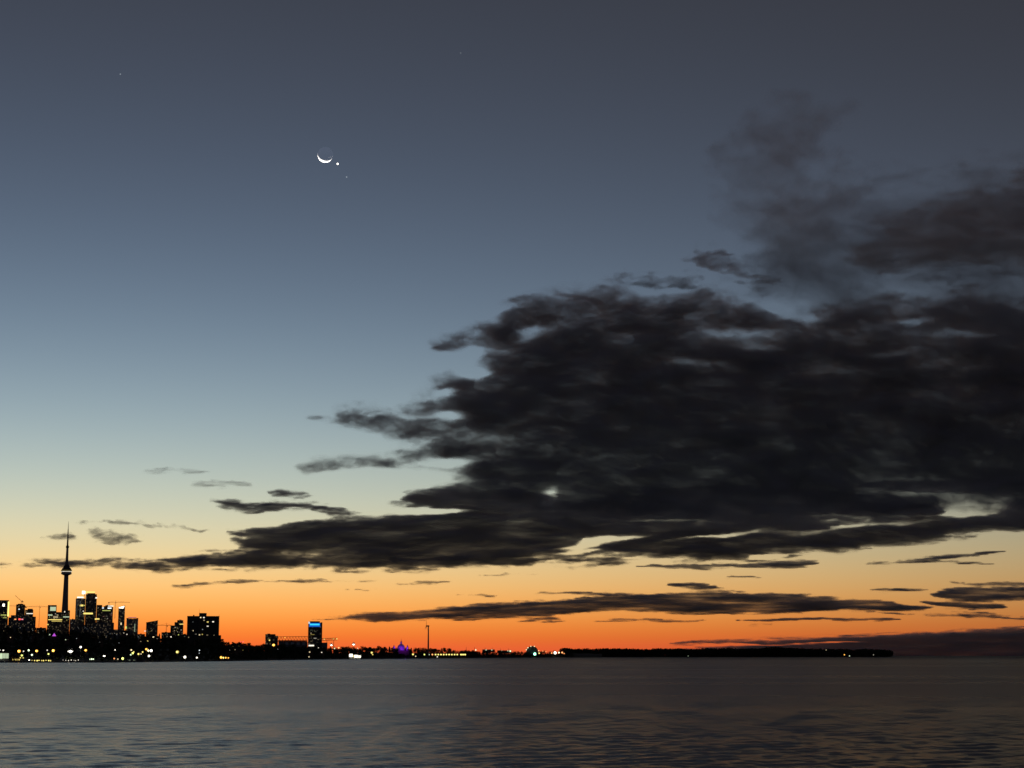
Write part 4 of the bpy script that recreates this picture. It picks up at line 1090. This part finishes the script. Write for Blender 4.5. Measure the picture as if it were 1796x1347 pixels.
b = Block('pier_house', 'small low house with pale sheds at the waterline below the amber hill lamps', 1620, 236, M_CONC, base=0.9)
b.box('wall', 224, 240, 1156.4, depth=8); b.box('roof', 223.6, 240.4, 1155.6, 1156.4, depth=9, front=-0.5, mat=M_WHITE); b.box('side_wing', 240.4, 250, 1154.8, depth=7, front=1, mat=M_DARK)
b.win(226, 1157.2, 229, 1158.6, 'mint', 0.14); b.win(234, 1157.2, 237, 1158.6, 'mint', 0.1)

# ------------------------------------------------------------------ houses on the hill whose lit windows show
HOUSES = [(17, 1118, 'warm', 1.1, 1.5), (60, 1117, 'yellow', 0.8, 1.6), (114, 1122, 'mint', 0.9, 1.6), (133.4, 1120, 'cold', 0.5, 1.4), (163, 1117.4, 'orange', 1.4, 1.9), (174, 1126.4, 'cold', 0.7, 1.3), (208, 1127.6, 'cold', 0.5, 1.4), (221, 1112.6, 'white', 1.2, 1.9),
          (215.8, 1110.2, 'white', 0.8, 1.4), (246, 1125, 'warm', 0.3, 1.6), (258, 1124.4, 'yellow', 1.2, 1.9), (268, 1117.4, 'warm', 1.3, 2.6), (275.2, 1120, 'white', 0.8, 1.9), (299, 1117, 'white', 1.3, 2.2), (312, 1113.4, 'lime', 0.8, 1.8), (322.6, 1116.4, 'mint', 0.3, 1.4), (345, 1124, 'warm', 0.9, 2.0),
          (407.4, 1134.2, 'yellow', 1.2, 2.0), (418, 1134, 'yellow', 1.3, 2.1), (423, 1137.6, 'yellow', 0.9, 1.8), (412, 1139.4, 'warm', 0.35, 1.6), (403, 1140, 'white', 0.6, 1.5), (426, 1140.2, 'yellow', 0.6, 1.6), (487, 1138.4, 'cold', 0.8, 1.4), (558, 1136, 'white', 1.0, 1.8), (543, 1143.6, 'warm', 1.1, 2.0), (564, 1144.2, 'white', 1.1, 1.9)]
_ones = 'first second third fourth fifth sixth seventh eighth ninth tenth eleventh twelfth thirteenth fourteenth fifteenth sixteenth seventeenth eighteenth nineteenth'.split()
NTH = _ones + [w for t, u in (('twent', 'twenty'), ('thirt', 'thirty'), ('fort', 'forty')) for w in [t + 'ieth'] + [u + '-' + q for q in _ones[:9]]]
CNAME = {'warm': 'warm', 'yellow': 'yellow', 'mint': 'pale green', 'cold': 'bluish', 'orange': 'orange', 'white': 'white', 'lime': 'lime', 'amber': 'amber', 'red': 'red', 'green': 'green'}
seen = {}
for i, (p, y, c, k, w) in enumerate(sorted(HOUSES)):
    seen[c] = seen.get(c, 0) + 1
    # far enough up the slope that the window is about 4 m over the ground
    t, h = crest(p)
    ds = [shore(p) + t * f for f in np.linspace(0.1, 1.0, 40)]
    d = min(ds, key=lambda q: abs(zpix(y, q, p) - ground(p, q) - 8.5))
    b = Block('house', 'dark hillside house, %s from the left of those with a %s lit window' % (NTH[seen[c] - 1], CNAME[c]), d, p, M_BRICK, 'house', 'hillside houses with a lit window', base=ground(p, d) - 0.5)
    s = d / FOC
    zt = b.z(y) + 2.2
    part('wall', b.o, -4.5, 4.5, 0, 9, 0, zt, mat=M_BRICK)
    link('roof', pydata('roof', [(-5, -0.5, zt), (5, -0.5, zt), (0, -0.5, zt + 2.6), (-5, 9.5, zt), (5, 9.5, zt), (0, 9.5, zt + 2.6)], [(0, 1, 2), (4, 3, 5), (1, 4, 5, 2), (3, 0, 2, 5), (0, 3, 4, 1)], M_ROOF), b.o)
    part('chimney', b.o, 1.8, 2.6, 4, 5, zt, zt + 3.4, mat=M_BRICK)
    b.win(p - w / 2, y - w * 0.36, p + w / 2, y + w * 0.36, c, k)
    part('door', b.o, -3.4, -2.4, -0.1, 0.1, 0.5, 2.6, mat=M_DARK)

# ------------------------------------------------------------------ lamps along the shore
LAMPS = [  # column, row, radius (photo px), colour, strength
    (33.3, 1142, 2.0, 'amber', 5), (64.2, 1141.6, 1.7, 'amber', 5), (93.3, 1141, 1.8, 'amber', 6), (150.2, 1140.4, 1.6, 'amber', 4), (141, 1135, 1.6, 'white', 2.2), (50, 1140.6, 1.4, 'mint', 1.6), (56, 1148.6, 1.4, 'mint', 1.5), (85, 1147, 1.3, 'lime', 1.5), (82.5, 1140.4, 0.9, 'white', 0.9), (41, 1142.2, 0.9, 'white', 1.0),
    (38.4, 1149.6, 1.6, 'lime', 1.1), (36, 1153.6, 1.1, 'yellow', 0.7), (41, 1153.8, 1.0, 'yellow', 0.6), (201.6, 1140, 1.0, 'white', 1.2), (200.6, 1155, 1.2, 'orange', 0.9), (207, 1156, 1.0, 'warm', 0.6), (215.4, 1155, 1.9, 'lime', 1.7), (230, 1140, 1.2, 'warm', 1.0), (232.7, 1145.6, 1.6, 'lime', 1.3), (229.4, 1148.4, 1.2, 'mint', 0.9), (234.4, 1143.4, 1.0, 'yellow', 1.0),
    (243, 1147, 1.5, 'yellow', 1.3), (247.4, 1147, 0.9, 'warm', 0.8), (250, 1143.6, 1.2, 'yellow', 1.0), (256.6, 1138.6, 1.7, 'amber', 2.5), (260, 1141.2, 1.5, 'warm', 2.0), (265, 1141.2, 1.9, 'white', 2.6), (261.4, 1150.4, 1.7, 'white', 1.8), (311, 1143.4, 2.0, 'yellow', 1.8), (324.4, 1152.4, 1.9, 'white', 2.4), (345.4, 1153.4, 1.3, 'white', 1.6), (349.6, 1140.6, 0.9, 'cold', 0.9), (349.4, 1145.6, 0.7, 'cold', 0.4),
    (388, 1153, 1.7, 'amber', 3.5), (392, 1153.6, 1.3, 'yellow', 2.0), (396, 1153.6, 1.2, 'amber', 1.6), (400.6, 1153.8, 1.1, 'amber', 1.2), (479.6, 1131.2, 1.8, 'amber', 4), (542, 1152, 1.0, 'warm', 0.5), (594, 1136, 1.3, 'orange', 2.0), (586.6, 1137.2, 1.1, 'warm', 0.8), (426, 1125.6, 1.0, 'red', 1.6), (421.6, 1125.8, 0.8, 'red', 1.2),
    (652, 1144.6, 1.5, 'yellow', 1.4), (653.6, 1148, 1.0, 'yellow', 0.7), (627, 1137, 0.8, 'warm', 0.7), (724.3, 1147.6, 1.4, 'yellow', 1.4), (729, 1151, 0.9, 'warm', 0.7), (744.3, 1148, 1.2, 'lime', 1.0), (752, 1148, 1.2, 'mint', 1.0), (758.4, 1148, 1.2, 'orange', 1.3), (767, 1152, 0.9, 'white', 0.9), (834.4, 1140, 1.0, 'mint', 1.2), (895, 1142, 1.3, 'mint', 1.1),
    (938, 1147, 2.2, 'green', 2.6), (945.6, 1145.6, 1.1, 'yellow', 1.0), (952, 1142, 0.9, 'orange', 0.8), (957.4, 1142.6, 0.9, 'orange', 0.8), (973.6, 1145, 2.1, 'white', 2.8), (967.6, 1145.4, 1.1, 'orange', 1.2), (980.2, 1144.6, 1.3, 'warm', 1.6), (986, 1144.4, 1.4, 'orange', 1.8), (989.4, 1146.2, 0.9, 'orange', 0.9),
    (161, 1156, 1.2, 'mint', 1.5), (164, 1156, 1.1, 'mint', 1.2), (158, 1156.2, 0.9, 'mint', 0.9)]
for i in range(9): LAMPS.append((764 + i * 4.75, 1148, 1.15 if i % 3 else 1.3, 'yellow', 1.3))
for i in range(3): LAMPS.append((808.6 + i * 3.6, 1148, 1.3, 'yellow', 1.7))
for i in range(9): LAMPS.append((56.6 + i * 4 + (i * 37 % 5) * 0.3, 1158.2 + (i % 3) * 0.3, 0.7 + 0.25 * (i * 7 % 3), 'yellow', 0.6 + 0.3 * (i % 4)))
for i in range(7): LAMPS.append((111 + i * 4.4 + (i * 31 % 5) * 0.4, 1157.6 + (i % 3) * 0.5, 0.7, 'white', 0.35 + 0.25 * (i * 5 % 4)))
FLOODS = [(123.4, 1141.4, 7.0, 9), (183, 1149.8, 3.8, 6), (51.6, 1157, 2.8, 5), (620, 1129.8, 4.0, 5), (581, 1131, 3.8, 5)]
pole_m = {}
def lamp(p, y, r, c, k, label, group, name='street_lamp', d=None):
    if d is None: d = shore(p) + (30 if y > 1150 else 48) if p < 900 else shore(p) + 20
    z = zpix(y, d, p)
    g = ground(p, d)
    if z < g + 0.8: d = shore(p) + 6; z = max(zpix(y, d, p), 1.5); g = 0.7
    v = at(p, HORIZON, d)
    rr = r * d / FOC
    o = empty(name, (v.x, d, g - 0.2))
    tag(o, label, 'lamp', group)
    h = z - g + 0.2
    link('pole', lathe('pole', [(0.16, 0), (0.13, h * 0.3), (0.09, h)], M_STEEL, 8), o)
    if c in ('amber', 'yellow', 'orange') and r > 1.3:       # larger dim globe added to imitate a halo behind the bright bulb
        link('globe', ball('globe', rr * 1.25, lit(c, round(0.16 * k + 0.2, 2)), 14), o, (0, -0.2, h))
        link('bulb', ball('bulb', rr * 0.72, lit(c, round(k, 2)), 12), o, (0, -0.2 - rr * 1.1, h))
    else:
        link('globe', ball('globe', rr, lit(c, round(k, 2)), 14), o, (0, -0.2, h))
    if h > 3.5: link('cap', lathe('cap', [(rr * 0.8, 0), (rr * 0.3, rr * 0.35)], M_DARK, 10), o, (0, -0.2, h + rr * 0.97))
seen = {}
for p, y, r, c, k in sorted(LAMPS):
    seen[c] = seen.get(c, 0) + 1
    lamp(p, y, r * 1.08, c, k * 1.5, '%s of the %s lamps on the dark shore counted from the left' % (NTH[seen[c] - 1], CNAME[c]), 'lamps along the shore')
def floodlight(p, y, r, k, label):
    d = shore(p) + 40
    if p > 500: d = 3600.0
    z = zpix(y, d, p); g = ground(p, d)
    v = at(p, HORIZON, d)
    s = d / FOC * r * 0.5
    o = empty('floodlight_mast', (v.x, d, g - 0.2))
    tag(o, label, 'floodlight', 'floodlight masts')
    h = max(1.0, z - g)
    link('mast', lathe('mast', [(0.3, 0), (0.18, h + s)], M_STEEL, 8), o)
    bars('crossbar', [((-s * 1.5, 0.1, h), (s * 1.5, 0.1, h), 0.2), ((-s, 0.1, h + s * 1.1), (s, 0.1, h + s * 1.1), 0.2)], M_STEEL, o)
    for dx, dz, q in ((-0.95, -0.2, 1), (0, -0.25, 1.15), (0.95, -0.2, 1), (-0.4, 0.75, 0.9), (0.45, 0.75, 0.9), (0, 1.5, 0.6)):
        hd = link('lamp_head', lathe('lamp_head', [(0.3 * s, 0.5 * s), (0.62 * s * q, 0.12 * s)], M_DARK, 12), o, (dx * s, 0, h + dz * s)); hd.rotation_euler.x = R(90)
        link('lens', ball('lens', 0.56 * s * q, lit('white', k), 12), hd)
for (p, y, r, k), lb in zip(FLOODS, ('brightest white floodlight mast on the shore under the tall tower', 'bright floodlight mast on the shore right of the brightest one', 'low white floodlight at the waterline near the left edge', 'tall floodlight mast above the trees right of the hotel', 'floodlight mast right beside the stadium and hotel')):
    floodlight(p, y, r, k, lb)
for p, y, r, c, k, lb in ((1481, 1148.4, 1.2, 'amber', 1.6, 'amber lamp on the dark spit at right'), (1490, 1150.4, 1.1, 'mint', 0.9, 'pale lamp at the water just right of the amber spit lamp'), (1449, 1140, 1.0, 'warm', 0.4, 'dim lamp in the treetops of the spit'), (1532, 1148.6, 0.9, 'white', 0.4, 'faint lamp near the tip of the spit'), (1207, 1150.6, 0.8, 'mint', 0.35, 'faint lamp at the waterline midway along the spit')):
    d = 6600 + (p - 1000) * 1.3 - 4
    v = at(p, y, d)
    o = empty('spit_lamp', (v.x, d, -0.5)); tag(o, lb, 'lamp')
    link('pole', lathe('pole', [(0.2, 0), (0.12, v.z + 0.5)], M_STEEL, 8), o)
    link('globe', ball('globe', r * d / FOC * 0.9, lit(c, k), 12), o, (0, -0.2, v.z + 0.5))
